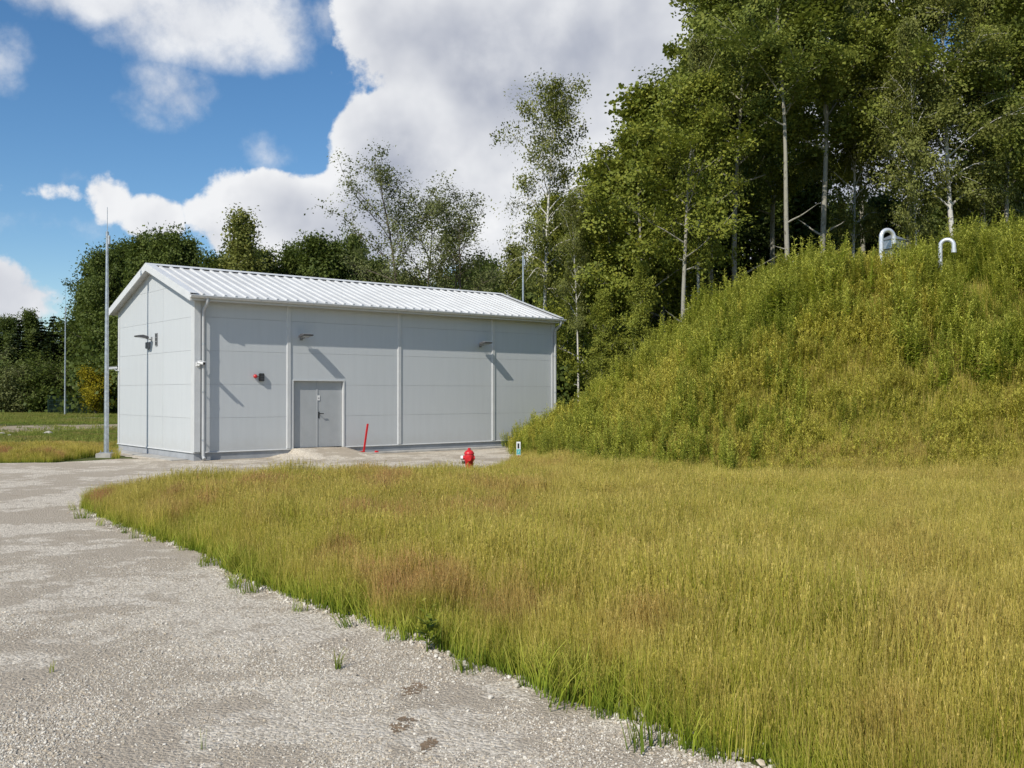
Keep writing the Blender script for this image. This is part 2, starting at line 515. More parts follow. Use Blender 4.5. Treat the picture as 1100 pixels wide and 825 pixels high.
def vnoise(P, s, seed=0):
    """smooth value noise in 2-D"""
    r = np.random.default_rng(seed); T = r.random((64, 64))
    q = P / s; i = np.floor(q).astype(int); f = q - i; f = f * f * (3 - 2 * f)
    g = lambda a, b: T[(i[:, 0] + a) % 64, (i[:, 1] + b) % 64]
    return (g(0, 0) * (1 - f[:, 0]) + g(1, 0) * f[:, 0]) * (1 - f[:, 1]) + (g(0, 1) * (1 - f[:, 0]) + g(1, 1) * f[:, 0]) * f[:, 1]


def mound_h(P):
    P = np.asarray(P, float)
    d = poly_dist(P, TOE)
    dp = np.maximum(d, 0); front = np.where(d > 0, dp - 1.5 * (1 - np.exp(-dp / 1.5)), d) * 0.68
    top = 4.42 + 0.10 * np.clip(P[:, 0] - 7, -3, 5) + 0.13 * np.clip(P[:, 0] - 12, 0, 8)
    back = (BACK_Y + 7 - P[:, 1]) * 0.6
    k = 0.6
    def smin(a, b): 
        h = np.clip(0.5 + 0.5 * (b - a) / k, 0, 1); return b * (1 - h) + a * h - k * h * (1 - h)
    h = smin(smin(front, top), back)
    h += (vnoise(P, 2.2, 3) - 0.5) * 0.35 * np.clip(d / 2, 0, 1)
    return np.where(d > -0.4, h, -0.4)


EDGE_PX = [(800, 822), (720, 790), (660, 768), (600, 745), (530, 717), (460, 690), (385, 663), (330, 645), (270, 622), (230, 598), (160, 574), (110, 556), (94, 546)]
edge = [pg(x, y).xy for x, y in EDGE_PX]
tip = edge[-1]
ISLAND = [(9.0, 0.5), (4.2, 2.2), (2.6, 3.6)] + [tuple(p) for p in edge] + [(-7.45, 17.3), (-7.2, 18.2), (-6.2, 19.2), (-4.6, 20.0), (-3.0, 20.6), (-1.2, 21.4), (-0.2, 23.2), (0.0, 27.0), (0.1, 30), (0.3, 38)]


def wiggle(poly, step, amp, seed):
    r = random.Random(seed); out = []
    for a, b in zip(poly[:-1], poly[1:]):
        a = Vector(a); b = Vector(b); n = max(1, int((b - a).length / step)); nrm = Vector((-(b - a).y, (b - a).x)).normalized()
        for i in range(n):
            out.append(a.lerp(b, i / n) + nrm * r.uniform(-amp, amp))
    out.append(Vector(poly[-1]))
    return out


def sheet(name, poly, z, mat, kind='structure'):
    from mathutils.geometry import tessellate_polygon
    vs = [Vector((p[0], p[1], z)) for p in poly]
    tr = tessellate_polygon([vs])
    me = bpy.data.meshes.new(name); me.from_pydata([tuple(v) for v in vs], [], [tuple(f) for f in tr])
    bm = bmesh.new(); bm.from_mesh(me)
    for f in bm.faces:
        f.normal_update()
        if f.normal.z < 0: f.normal_flip()
    bm.to_mesh(me); bm.free()
    return tag(link(name, me, mat), kind=kind)


# one ground sheet out to the horizon
n = 96
gm = MB(); gm.v = [(0, 30, -0.006)] + [(900 * math.cos(2 * math.pi * i / n), 30 + 900 * math.sin(2 * math.pi * i / n), -0.006) for i in range(n)]
gm.f = [(0, i + 1, (i + 1) % n + 1) for i in range(n)]
tag(gm.build('ground', M['ground']), kind='structure')

isl = wiggle(ISLAND, 0.14, 0.055, 3)
U = Vector((0.771, 0.637)).normalized(); Vv = Vector((-U.y, U.x))
C0 = Vector((-9.24, 28.0)); BL, BW = 14.1, 6.8
BANG = math.atan2(U.y, U.x)


def bw(x, y, z=0.0):
    """building-frame point to the world"""
    p = C0 + U * x + Vv * y
    return Vector((p.x, p.y, z))


lf_edge = wiggle([pg(-900, 497).xy, pg(-200, 497).xy, pg(0, 497.5).xy, pg(60, 497).xy, pg(104, 494.5).xy, pg(128, 493).xy, bw(-0.9, 2.0).xy, bw(-0.75, BW + 1).xy, bw(3, BW + 1.5).xy], 0.25, 0.06, 5)
yard = [Vector((-70, -12)), Vector((9, -12))] + isl + [Vector(bw(BL + 2, 0).xy), Vector(bw(BL + 2, BW + 1.5).xy)] + lf_edge[::-1] + [Vector((-70, 27))]
sheet('gravel_yard', yard, 0.004, M['gravel'])

# ramp of gravel heaped up to the door sill
G = 34
gx = np.linspace(1.9, 6.4, G); gy = np.linspace(-2.6, 0.02, 26)
X, Y = np.meshgrid(gx, gy); 
H = 0.245 * np.clip(1 - np.abs(X - 4.05) / 1.75, 0, 1) ** 0.8 * np.clip((Y + 2.3) / 2.1, 0, 1) ** 1.2
H = np.where(np.abs(X - 4.05) < 0.95, np.maximum(H, 0.24 * np.clip((Y + 2.3) / 2.1, 0, 1)), H)
H += (vnoise(np.c_[X.ravel(), Y.ravel()], 0.25, 9).reshape(X.shape) - 0.5) * 0.02
H = np.where((X < 2.0) | (X > 6.2) | (Y < -2.45), -0.03, np.clip(H, -0.03, 0.246))
W = np.array([[*bw(a, b).xy] for a, b in zip(X.ravel(), Y.ravel())])
idx = np.arange(X.size).reshape(X.shape)
Q = np.stack([idx[:-1, :-1], idx[:-1, 1:], idx[1:, 1:], idx[1:, :-1]], -1).reshape(-1, 4)
tag(link('gravel_ramp', np_mesh('gravel_ramp', np.c_[W, H.ravel() + 0.004], Q, smooth=True), M['gravel']), kind='structure')

# earth mound over the buried tanks
gx = np.arange(-2.5, 42.1, 0.4); gy = np.arange(15.5, 46.1, 0.4)
X, Y = np.meshgrid(gx, gy); P = np.c_[X.ravel(), Y.ravel()]
idx = np.arange(X.size).reshape(X.shape)
Q = np.stack([idx[:-1, :-1], idx[:-1, 1:], idx[1:, 1:], idx[1:, :-1]], -1).reshape(-1, 4)
tag(link('mound', np_mesh('mound', np.c_[P, mound_h(P) - 0.03], Q, smooth=True), M['ground']), kind='structure')

# sandy strip and bare patches across the far field
sheet('dirt_track', wiggle([pg(-400, 466).xy, pg(0, 465.5).xy, pg(60, 463).xy, pg(140, 460).xy, pg(300, 459).xy], 1.0, 0.35, 2)
      + wiggle([pg(300, 455).xy, pg(140, 455.5).xy, pg(50, 457).xy, pg(0, 458).xy, pg(-400, 459).xy], 1.0, 0.5, 4), 0.004, M['sand'])
sheet('dirt_patch', wiggle([pg(55, 451).xy, pg(80, 451.2).xy, pg(128, 449.8).xy, pg(100, 448.4).xy, pg(58, 449).xy, pg(55, 451).xy], 0.8, 0.3, 6), 0.004, M['sand'])
# scuffs of brown dirt on the gravel
for i, (px, py, rx, ry) in enumerate([(433, 778, 17, 6), (461, 800, 9, 7), (445, 740, 15, 6), (130, 572, 1, 1)][:3]):
    c = pg(px, py); k = c.y / F; r = random.Random(i)
    pts = []
    ph_ = [r.uniform(0, 6.28) for _ in range(4)]
    for j in range(60):
        a = 2 * math.pi * j / 60; w = 0.82 + 0.16 * math.sin(2 * a + ph_[0]) + 0.12 * math.sin(5 * a + ph_[1]) + 0.09 * math.sin(11 * a + ph_[2]) + r.uniform(-.07, .07)
        pts.append((c.x + math.cos(a) * rx * k * w, c.y + math.sin(a) * ry * k * 4.0 * w))
    sheet('dirt_patch', pts, 0.0075, M['dirt'])


# ------------------------------------------------------------------ the building
B = empty('warehouse_building', (C0.x, C0.y, 0), BANG)
tag(B, 'pale grey metal-panelled gabled building with white ribbed roof on gravel yard', 'building')
ZP = 0.25
ROWS = [ZP, 1.24, 2.23, 3.22, 4.20]
EAVE_T, RIDGE_T, OH, OV = 4.80, 6.03, 0.34, 0.24
SL = (RIDGE_T - EAVE_T) / (BW / 2 + OH)
TH = 0.13
def roof_top(y): return RIDGE_T - SL * abs(y - BW / 2)
def wall_top(y): return roof_top(y) - TH - 0.004
g = 0.0028
SEAM = 2.50
BAYS = [0.0, 3.0, 7.06, 11.10, BL]
DX0, DX1, DZ = 3.12, 4.93, 2.36
# dark backing behind the joints
mb = MB()
mb.box(0.13, DX0 - 0.035, 0.022, 0.06, 0.1, wall_top(0.0) - 0.03).box(DX0 - 0.034, DX1 + 0.034, 0.022, 0.06, DZ + 0.034, wall_top(0.0) - 0.03).box(DX1 + 0.035, BL - 0.13, 0.022, 0.06, 0.1, wall_top(0.0) - 0.03)
mb.box(0.13, BL - 0.13, BW - 0.06, BW - 0.02, 0.1, wall_top(0.0) - 0.03)
core = mb
for x0, x1 in ((0.02, 0.06), (BL - 0.06, BL - 0.02)):
    core.prism([(0.1, 0.1), (BW - 0.1, 0.1), (BW - 0.1, wall_top(0.1) - 0.03), (BW / 2, wall_top(BW / 2) - 0.03), (0.1, wall_top(0.1) - 0.03)], x0, x1, 'x')
# leave the doorway free
core.build('wall_core', M['core'], B)

def panel(poly, axis, a, b):
    return MB().prism(poly, a, b, axis).build('wall_panel', M['panel'], B)

zt = wall_top(0.0)
for bi in range(4):
    x0, x1 = BAYS[bi] + g, BAYS[bi + 1] - g
    for r in range(5):
        z0 = ROWS[r] + g; z1 = (ROWS[r + 1] - g) if r < 4 else zt
        if bi == 1 and r < 2:
            panel([(DX1 + 0.03, z0), (x1, z0), (x1, z1), (DX1 + 0.03, z1)], 'y', 0.0, 0.10)
            panel([(x0, z0), (DX0 - 0.03, z0), (DX0 - 0.03, z1), (x0, z1)], 'y', 0.0, 0.10)
        elif bi == 1 and r == 2:
            panel([(x0, z0), (DX0 - 0.03, z0), (DX0 - 0.03, DZ + 0.03), (DX1 + 0.03, DZ + 0.03), (DX1 + 0.03, z0), (x1, z0), (x1, z1), (x0, z1)], 'y', 0.0, 0.10)
        else:
            panel([(x0, z0), (x1, z0), (x1, z1), (x0, z1)], 'y', 0.0, 0.10)
        panel([(x0, z0), (x1, z0), (x1, z1), (x0, z1)], 'y', BW - 0.10, BW)
# gable panels, clipped by the roof slope
GROWS = ROWS + [5.2]
def clip_gable(y0, y1, z0, z1):
    """rectangle cut by the roof line"""
    ys = sorted(set([y0, y1] + ([BW / 2] if y0 < BW / 2 < y1 else [])))
    N = 24; out = []
    yy = np.unique(np.r_[np.linspace(y0, y1, N), ys])
    top = np.array([min(z1, wall_top(v)) for v in yy])
    ok = top > z0 + 0.002
    if not ok.any(): return None
    yy = yy[ok]; top = top[ok]
    pts = [(yy[0], z0), (yy[-1], z0)] + [(yy[i], top[i]) for i in range(len(yy) - 1, -1, -1)]
    # drop collinear points
    res = []
    for i, p in enumerate(pts):
        a, b = pts[i - 1], pts[(i + 1) % len(pts)]
        if abs((p[0] - a[0]) * (b[1] - a[1]) - (p[1] - a[1]) * (b[0] - a[0])) > 1e-6: res.append(p)
    return res if len(res) > 2 else None
for x0, x1 in ((0.0, 0.10), (BL - 0.10, BL)):
    for (y0, y1) in ((0.104, SEAM - 0.005), (SEAM + 0.005, BW - 0.104)):
        for r in range(len(GROWS)):
            z0 = GROWS[r] + g; z1 = GROWS[r + 1] - g if r < len(GROWS) - 1 else 9
            pl = clip_gable(y0, y1, z0, z1)
            if pl: panel(pl, 'x', x0, x1)
# plinth below the white drip trim
mb = MB().box(0.012, 0.10, 0.012, BW - 0.012, -0.05, ZP - 0.012).box(0.10, DX0 - 0.02, 0.012, 0.1, -0.05, ZP - 0.012).box(DX1 + 0.02, BL - 0.012, 0.012, 0.1, -0.05, ZP - 0.012)
mb.box(BL - 0.1, BL - 0.012, 0.1, BW - 0.012, -0.05, ZP - 0.012).box(0.1, BL - 0.1, BW - 0.1, BW - 0.012, -0.05, ZP - 0.012)
mb.build('plinth', M['plinth'], B)
mb = MB()
for (a, b) in ((-0.028, DX0 - 0.03), (DX1 + 0.035, BL + 0.028)):
    mb.prism([(-0.03, ZP - 0.028), (-0.028, ZP - 0.008), (0.012, ZP + 0.004), (0.012, ZP - 0.01)], a, b, 'x')
mb.prism([(-0.03, ZP - 0.028), (-0.028, ZP - 0.008), (0.012, ZP + 0.004), (0.012, ZP - 0.01)], -0.026, BW + 0.02, 'y')
mb.build('drip_trim', M['trim'], B)
# vertical cover strips over the bay joints and the boxed corner
for x in BAYS[1:-1]:
    MB().prism([(x - 0.078, -0.003), (x - 0.055, -0.032), (x + 0.055, -0.032), (x + 0.078, -0.003)], ZP + 0.006, zt - 0.01, 'z').build('cover_strip', M['trim_grey'], B)
MB().prism([(-0.005, 0.2), (-0.012, 0.2), (-0.012, -0.075), (0.17, -0.075), (0.17, -0.003), (-0.005, -0.003)], ZP + 0.006, zt - 0.002, 'z').build('corner_trim', M['trim_grey'], B)
MB().prism([(BL + 0.005, 0.2), (BL + 0.012, 0.2), (BL + 0.012, -0.03), (BL - 0.16, -0.03), (BL - 0.16, -0.003), (BL + 0.005, -0.003)], ZP + 0.006, zt - 0.002, 'z').build('corner_trim', M['trim_grey'], B)
MB().prism([(-0.005, BW - 0.15), (-0.012, BW - 0.15), (-0.012, BW + 0.012), (0.15, BW + 0.012), (0.15, BW + 0.003), (-0.005, BW + 0.003)], ZP + 0.006, zt - 0.002, 'z').build('corner_trim', M['trim_grey'], B)

# roof: two slabs, ribs, ridge cap, verge boards
x0r, x1r = -OV, BL + OV * 0.6
mb = MB().prism([(-OH, roof_top(-OH)), (BW / 2, RIDGE_T), (BW + OH, roof_top(BW + OH)), (BW + OH, roof_top(BW + OH) - TH), (BW / 2, RIDGE_T - TH), (-OH, roof_top(-OH) - TH)], x0r + 0.012, x1r - 0.012, 'x')
roof = mb.build('roof', M['roof'], B)
rib_me = None
L2 = math.hypot(BW / 2 + OH, RIDGE_T - EAVE_T)
ang = math.atan(SL)
k = 0
xr = x0r + 0.40
while xr < x1r - 0.25:
    for side in (0, 1):
        if rib_me is None:
            rm = MB().prism([(-0.055, -0.004), (-0.028, 0.042), (0.028, 0.042), (0.055, -0.004)], 0.0, L2 - 0.13, 'y')
            # prism gives (x, y, z) with outline in x,z
            rib_me = rm.mesh('roof_rib'); rib_me.materials.append(M['roof'])
        o = bpy.data.objects.new('roof_rib', rib_me); COL.objects.link(o); o.parent = roof
        if side == 0:
            o.location = (xr, -OH + 0.004, EAVE_T + 0.002); o.rotation_euler = (ang, 0, 0)
        else:
            o.location = (xr, BW + OH - 0.004, EAVE_T + 0.002); o.rotation_euler = (ang, 0, math.pi)
    xr += 0.33
RC = 0.062
mb = MB().prism([(BW / 2 - 0.20, RIDGE_T - SL * 0.20 + RC - 0.012), (BW / 2 - 0.20, RIDGE_T - SL * 0.20 + RC - 0.004), (BW / 2, RIDGE_T + RC + 0.004), (BW / 2 + 0.20, RIDGE_T - SL * 0.20 + RC - 0.004), (BW / 2 + 0.20, RIDGE_T - SL * 0.20 + RC - 0.012), (BW / 2, RIDGE_T + RC - 0.006)], x0r - 0.012, x1r + 0.012, 'x')
mb.build('ridge_cap', M['trim'], roof)
for (xa, xb, xt0, xt1) in ((x0r - 0.014, x0r + 0.012, x0r - 0.012, x0r + 0.25), (x1r - 0.012, x1r + 0.014, x1r - 0.2, x1r + 0.012)):
    for s in (-1, 1):
        def y(t): return BW / 2 + s * t * (BW / 2 + OH)
        f = lambda t: roof_top(y(t))
        MB().prism([(y(0), f(0) + 0.05), (y(1), f(1) + 0.05), (y(1), f(1) - TH - 0.05), (y(0), f(0) - TH - 0.05)], xa, xb, 'x').build('verge_board', M['trim'], roof)
        MB().prism([(y(0.012), f(0.012) + 0.056), (y(1.002), f(1.002) + 0.056), (y(1.002), f(1.002) + 0.048), (y(0.012), f(0.012) + 0.048)], xt0, xt1, 'x').build('verge_flashing', M['trim'], roof)
MB().box(x0r + 0.03, x1r - 0.03, -OH + 0.01, -0.003, roof_top(-OH) - TH - 0.012, roof_top(-OH) - TH - 0.002).build('soffit', M['trim_grey'], roof)
MB().box(x0r + 0.014, x1r - 0.014, -OH - 0.016, -OH - 0.003, roof_top(-OH) - TH - 0.03, roof_top(-OH) - 0.004).build('fascia', M['trim_grey'], roof)
# half-round gutter with brackets
GR = 0.068; GZ = EAVE_T - 0.03; GY = -OH - 0.018 - GR
arc = [(GY + GR * math.cos(a), GZ + GR * math.sin(a)) for a in np.linspace(0, -math.pi, 13)]
arci = [(GY + (GR - 0.005) * math.cos(a), GZ + (GR - 0.005) * math.sin(a)) for a in np.linspace(-math.pi, 0, 13)]
gut = MB().prism(arc + arci, x0r - 0.03, x1r + 0.03, 'x').tube([(x0r - 0.03, GY - GR, GZ), (x1r + 0.03, GY - GR, GZ)], 0.010, 6)
for xx in (x0r - 0.03, x1r + 0.027):
    gut.prism([(p[0], p[1]) for p in arc], xx, xx + 0.003, 'x')
gut = gut.build('gutter', M['trim'], roof)
xb = x0r + 0.35
while xb < x1r:
    arcb = [(GY + (GR + 0.007) * math.cos(a), GZ + (GR + 0.007) * math.sin(a)) for a in np.linspace(0, -math.pi, 9)]
    arcc = [(GY + (GR + 0.002) * math.cos(a), GZ + (GR + 0.002) * math.sin(a)) for a in np.linspace(-math.pi, 0, 9)]
    MB().prism(arcb + arcc, xb, xb + 0.03, 'x').build('gutter_bracket', M['trim_grey'], roof)
    xb += 0.87
for (xd, yo) in ((0.235, -0.14), (BL - 0.06, -0.11)):
    dp = MB().tube([(xd, GY, GZ - GR + 0.01), (xd, GY, GZ - GR - 0.08), (xd, GY + 0.05, GZ - GR - 0.16), (xd, yo - 0.04, GZ - GR - 0.30), (xd, yo, GZ - GR - 0.38), (xd, yo, 0.16), (xd, yo - 0.02, 0.10), (xd, yo - 0.10, 0.05)], 0.05, 12)
    dp = dp.build('downpipe', M['pipe_grey'], B, smooth=True)
    for z in (0.6, 2.0, 3.4):
        MB().tube([(xd, yo, z - 0.02), (xd, yo, z + 0.02)], 0.057, 12).box(xd - 0.012, xd + 0.012, yo + 0.05, 0.0, z - 0.012, z + 0.012).build('pipe_clip', M['galv'], dp)

# double door set back in the wall
door = MB()
door.box(DX0 - 0.03, DX0 + 0.045, -0.012, 0.10, ZP - 0.01, DZ + 0.03).box(DX1 - 0.012, DX1 + 0.032, -0.022, 0.10, ZP - 0.01, DZ + 0.03).box(DX0 + 0.045, DX1 - 0.012, -0.022, 0.10, DZ - 0.01, DZ + 0.03)
door = door.build('door', M['trim_grey'], B)
YD = 0.085
XM = 4.02
for (a, b) in ((DX0 + 0.048, XM - 0.004), (XM + 0.004, DX1 - 0.015)):
    lf = MB().box(a, b, YD, YD + 0.05, ZP + 0.004, DZ - 0.013).build('door_leaf', M['door'], door, bevel=0.006)
MB().box(XM - 0.02, XM + 0.03, YD - 0.012, YD - 0.001, ZP + 0.01, DZ - 0.02).build('astragal', M['door'], door)
MB().box(XM + 0.045, XM + 0.085, YD - 0.012, YD, 1.17, 1.38).tube([(XM + 0.065, YD - 0.01, 1.32), (XM + 0.065, YD - 0.075, 1.32), (XM + 0.20, YD - 0.075, 1.32)], 0.014, 8).build('handle', M['black'], door)
st = MB().box(XM + 0.01, XM + 0.10, YD - 0.016, YD - 0.0125, 1.74, 1.90).build('notice', M['white'], door)
MB().box(XM + 0.035, XM + 0.075, YD - 0.018, YD - 0.0162, 1.79, 1.83).build('notice_mark', M['mgrey'], door)
# concrete apron along the walls
def brect(name, x0, x1, y0, y1, z0, z1, mat):
    v = [bw(x0, y0, z0), bw(x1, y0, z0), bw(x1, y1, z0), bw(x0, y1, z0), bw(x0, y0, z1), bw(x1, y0, z1), bw(x1, y1, z1), bw(x0, y1, z1)]
    return MB().add(v, [(0, 3, 2, 1), (4, 5, 6, 7), (0, 1, 5, 4), (1, 2, 6, 5), (2, 3, 7, 6), (3, 0, 4, 7)]).build(name, mat, None, bevel=0.01)
tag(brect('concrete_apron', 5.6, BL + 0.4, -0.55, 0.005, -0.05, 0.045, M['concrete']), kind='structure')
tag(brect('concrete_apron', -0.5, 0.006, 0.4, BW + 0.2, -0.05, 0.03, M['concrete']), kind='structure')


# ------------------------------------------------------------------ fittings on the building
def on_b(name, x, y, z, rz=0.0):
    p = bw(x, y, z)
    return empty(name, p, BANG + rz)


def floodlight(x, y, rz, label, reach=0.42):
    """local: +x to the right along the wall, -y out of the wall"""
    e = on_b('floodlight', x, y, 3.70, rz); tag(e, label, 'floodlight', 'floodlights on the building')
    MB().box(-0.05, 0.05, -0.02, 0.004, -0.08, 0.06).build('wall_plate', M['mgrey'], e)
    MB().tube([(-0.04, -0.01, -0.03), (-0.04, -0.18, 0.0)], 0.012, 6).tube([(0.04, -0.01, -0.03), (0.04, -0.18, 0.0)], 0.012, 6).build('bracket', M['mgrey'], e)
    hd = MB().prism([(-0.15, 0.0), (-reach - 0.08, 0.05), (-reach - 0.09, 0.09), (-0.30, 0.105), (-0.15, 0.065)], -0.17, 0.17, 'x').build('lamp_head', M['dgrey'], e, bevel=0.008)
    for i in range(5):
        xx = -0.12 + i * 0.06
        MB().prism([(-0.2, 0.088), (-0.32, 0.118), (-reach, 0.105), (-reach, 0.09)], xx - 0.006, xx + 0.006, 'x').build('cooling_fin', M['mgrey'], hd)
    MB().prism([(-0.20, 0.006), (-reach - 0.05, 0.042), (-reach - 0.05, 0.036), (-0.20, 0.0)], -0.14, 0.14, 'x').build('lens', M['lens'], hd)
    return e
floodlight(3.42, 0.0, 0.0, 'dark floodlight on the long wall above the double door')
floodlight(10.50, 0.0, 0.0, 'dark floodlight on the long wall near the far cover strip')
floodlight(0.0, 3.50, -math.pi / 2, 'floodlight sticking out of the gable wall above a small grey box')


def sec_camera(x, y, z, rz, tilt, label, corner=0.0):
    e = on_b('security_camera', x, y, z, rz); tag(e, label, 'camera', 'security cameras on the building')
    MB().box(-0.05, 0.05, -0.03, 0.004, -0.07, 0.05).build('wall_plate', M['white'], e)
    MB().tube([(0, -0.02, -0.03), (0, -0.09, -0.05), (0, -0.16, 0.01)], 0.018, 8).build('arm', M['white'], e, smooth=True)
    c, s = math.cos(tilt), math.sin(tilt)
    P = lambda d, h: (0, -0.06 - d * c - h * s, 0.045 - d * s + h * c)
    body = MB().tube([P(0, 0), P(0.30, 0)], [0.042, 0.045], 12).build('camera_body', M['white'], e, smooth=True)
    MB().tube([P(0.302, 0), P(0.312, 0)], 0.036, 12).build('lens', M['black'], body)
    q = [P(0.0, 0.048), P(0.36, 0.052), P(0.36, 0.058), P(0.0, 0.054)]
    MB().prism([(a[1], a[2]) for a in q], -0.05, 0.05, 'x').build('sun_shield', M['white'], body)
    return e
sec_camera(0.08, -0.075, 2.82, 0.15, 0.16, 'white bullet camera beside the downpipe at the lit corner')
sec_camera(-0.012, BW - 0.08, 2.80, -math.pi / 2 - 0.1, 0.10, 'white bullet camera at the gable edge beside the lightning mast')

e = on_b('alarm_siren', 2.08, 0.0, 2.45); tag(e, 'black alarm siren box with red beacon ball on the long wall', 'siren')
MB().box(-0.075, 0.075, -0.10, 0.004, -0.12, 0.12).build('siren_box', M['black'], e, bevel=0.015)
for i in range(4): MB().box(-0.055, 0.055, -0.104, -0.099, -0.09 + i * 0.05, -0.07 + i * 0.05).build('louvre', M['dgrey'], e)
MB().tube([(-0.07, -0.05, 0.03), (-0.16, -0.05, 0.03)], 0.014, 8).build('beacon_arm', M['dgrey'], e)
MB().lathe([(0.001, -0.062), (0.035, -0.052), (0.058, -0.02), (0.062, 0.0), (0.055, 0.028), (0.034, 0.052), (0.001, 0.062)], 14, (-0.20, -0.05, 0.03)).build('beacon', M['redlens'], e, smooth=True)

e = on_b('junction_box', 0.0, 3.72, 3.50, -math.pi / 2); tag(e, 'small grey junction box under the gable floodlight', 'junction box')
MB().box(-0.09, 0.09, -0.10, 0.004, -0.11, 0.10).build('box_body', M['mgrey'], e, bevel=0.012)
MB().box(-0.08, 0.08, -0.108, -0.101, -0.10, 0.09).build('cover', M['dgrey'], e, bevel=0.003)
MB().tube([(0, -0.04, -0.105), (0, -0.04, -0.16)], 0.014, 8).build('cable_gland', M['black'], e)

e = on_b('vent_grille', 0.0, 3.06, 3.66, -math.pi / 2); tag(e, 'narrow dark vent grille of three openings high on the gable wall', 'vent')
fr = MB().box(-0.10, -0.075, -0.025, 0.004, -0.20, 0.20).box(0.075, 0.10, -0.025, 0.004, -0.20, 0.20)
for z in (-0.20, -0.075, 0.05, 0.175): fr.box(-0.075, 0.075, -0.025, 0.004, z, z + 0.025)
fr.build('grille_frame', M['mgrey'], e)
MB().box(-0.075, 0.075, -0.006, -0.002, -0.175, 0.175).build('opening', M['black'], e)
for z in (-0.15, -0.115, -0.025, 0.01, 0.10, 0.135):
    MB().prism([(-0.008, z + 0.012), (-0.022, z), (-0.022, z - 0.004), (-0.008, z + 0.008)], -0.075, 0.075, 'x').build('louvre', M['dgrey'], e)


# ------------------------------------------------------------------ free-standing things
def mast(loc, h, label, r=0.075, rod=0.8, base=True, cat='lightning mast'):
    e = empty('lightning_mast', loc); tag(e, label, cat)
    MB().tube([(0, 0, 0.12 if base else 0), (0, 0, h * 0.5), (0, 0, h)], [r, r * 0.78, r * 0.52], 14).build('pole', M['galv'], e, smooth=True)
    MB().tube([(0, 0, h - 0.12), (0, 0, h + 0.04)], r * 0.62, 12).build('collar', M['galv'], e, smooth=True)
    MB().tube([(0, 0, h), (0, 0, h + rod)], [0.013, 0.008], 6).build('air_rod', M['galv'], e)
    MB().box(r * 0.45, r * 1.1, -0.04, 0.04, h - 0.35, h - 0.08).build('clamp', M['galv'], e)
    if base:
        MB().box(-0.24, 0.24, -0.24, 0.24, -0.1, 0.13).build('footing', M['concrete'], e, bevel=0.02)
        pl = MB().box(-0.16, 0.16, -0.16, 0.16, 0.131, 0.15).build('base_plate', M['galv'], e)
        for sx in (-1, 1):
            for sy in (-1, 1): MB().tube([(sx * 0.12, sy * 0.12, 0.16), (sx * 0.12, sy * 0.12, 0.21)], 0.016, 6).build('bolt', M['galv'], e)
    return e
p = at(114.5, 29.7)
mast(p, zat(250, p.y), 'tall galvanised lightning mast on a concrete footing beside the gable')
p = at(562, 41.0); mast(p, zat(276, 41.0), 'grey lightning mast rising behind the far end of the roof', r=0.07, rod=0.3, base=False)
p = at(70, 86.0); mast(p, zat(330, 86.0), 'thin distant lightning mast in front of the dark trees', r=0.09, rod=zat(298, 86) - zat(330, 86), base=False)

# red hydrant
hp = pg(504, 518)
e = empty('fire_hydrant', hp); tag(e, 'red fire hydrant with white outlet cap standing in the tall grass', 'hydrant')
MB().lathe([(0.13, -0.05), (0.13, 0.03), (0.085, 0.035), (0.085, 0.26)], 20).build('foot', M['faded_red'], e, smooth=True)
hb = MB().lathe([(0.075, 0.26), (0.105, 0.27), (0.105, 0.30), (0.088, 0.305), (0.09, 0.45), (0.105, 0.47), (0.108, 0.60), (0.10, 0.63)], 20).build('barrel', M['red'], e, smooth=True)
MB().lathe([(0.112, 0.625), (0.112, 0.645), (0.095, 0.67), (0.07, 0.70), (0.035, 0.715), (0.033, 0.755), (0.001, 0.76)], 20).build('bonnet', M['red'], e, smooth=True)
oc = MB().tube([(-0.09, 0, 0.54), (-0.135, 0, 0.54)], 0.045, 12).build('outlet', M['red'], e, smooth=True)
MB().tube([(-0.135, 0, 0.54), (-0.185, 0, 0.54)], [0.055, 0.05], 12).build('outlet_cap', M['white'], oc, smooth=True)
MB().tube([(-0.09, 0.01, 0.44), (-0.16, 0.01, 0.44)], 0.030, 10).build('coupling', M['black'], e, smooth=True)
oc = MB().tube([(0.09, 0, 0.54), (0.125, 0, 0.54)], 0.045, 12).build('outlet', M['red'], e, smooth=True)
MB().tube([(0.0, -0.09, 0.52), (0.0, -0.14, 0.52)], 0.05, 12).build('pumper_cap', M['red'], e, smooth=True)

# small marker plate on a post at the foot of the mound
mp_ = pg(557, 503)
e = empty('marker_post', (mp_.x, mp_.y, 0)); tag(e, 'slim white and turquoise marker plate on a post beside the mound', 'marker')
zt_, zb_ = zat(474.5, mp_.y), zat(489, mp_.y)
MB().tube([(0, 0.02, -0.05), (0, 0.02, zb_ + 0.1)], 0.015, 8).build('post', M['faded_red'], e)
MB().box(-0.055, 0.055, -0.012, 0.006, zb_, zt_).build('plate', M['white'], e, bevel=0.004)
h = zt_ - zb_
MB().box(-0.05, 0.05, -0.0145, -0.0122, zb_ + 0.02, zb_ + h * 0.45).build('lower_field', M['teal'], e)
MB().box(-0.028, 0.022, -0.0145, -0.0122, zb_ + h * 0.5, zb_ + h * 0.88).build('figure', M['black'], e)
MB().tube([(-0.01, -0.014, zb_ + h * 0.18), (0.02, -0.016, zb_ + h * 0.34)], 0.006, 6).build('symbol', M['white'], e)

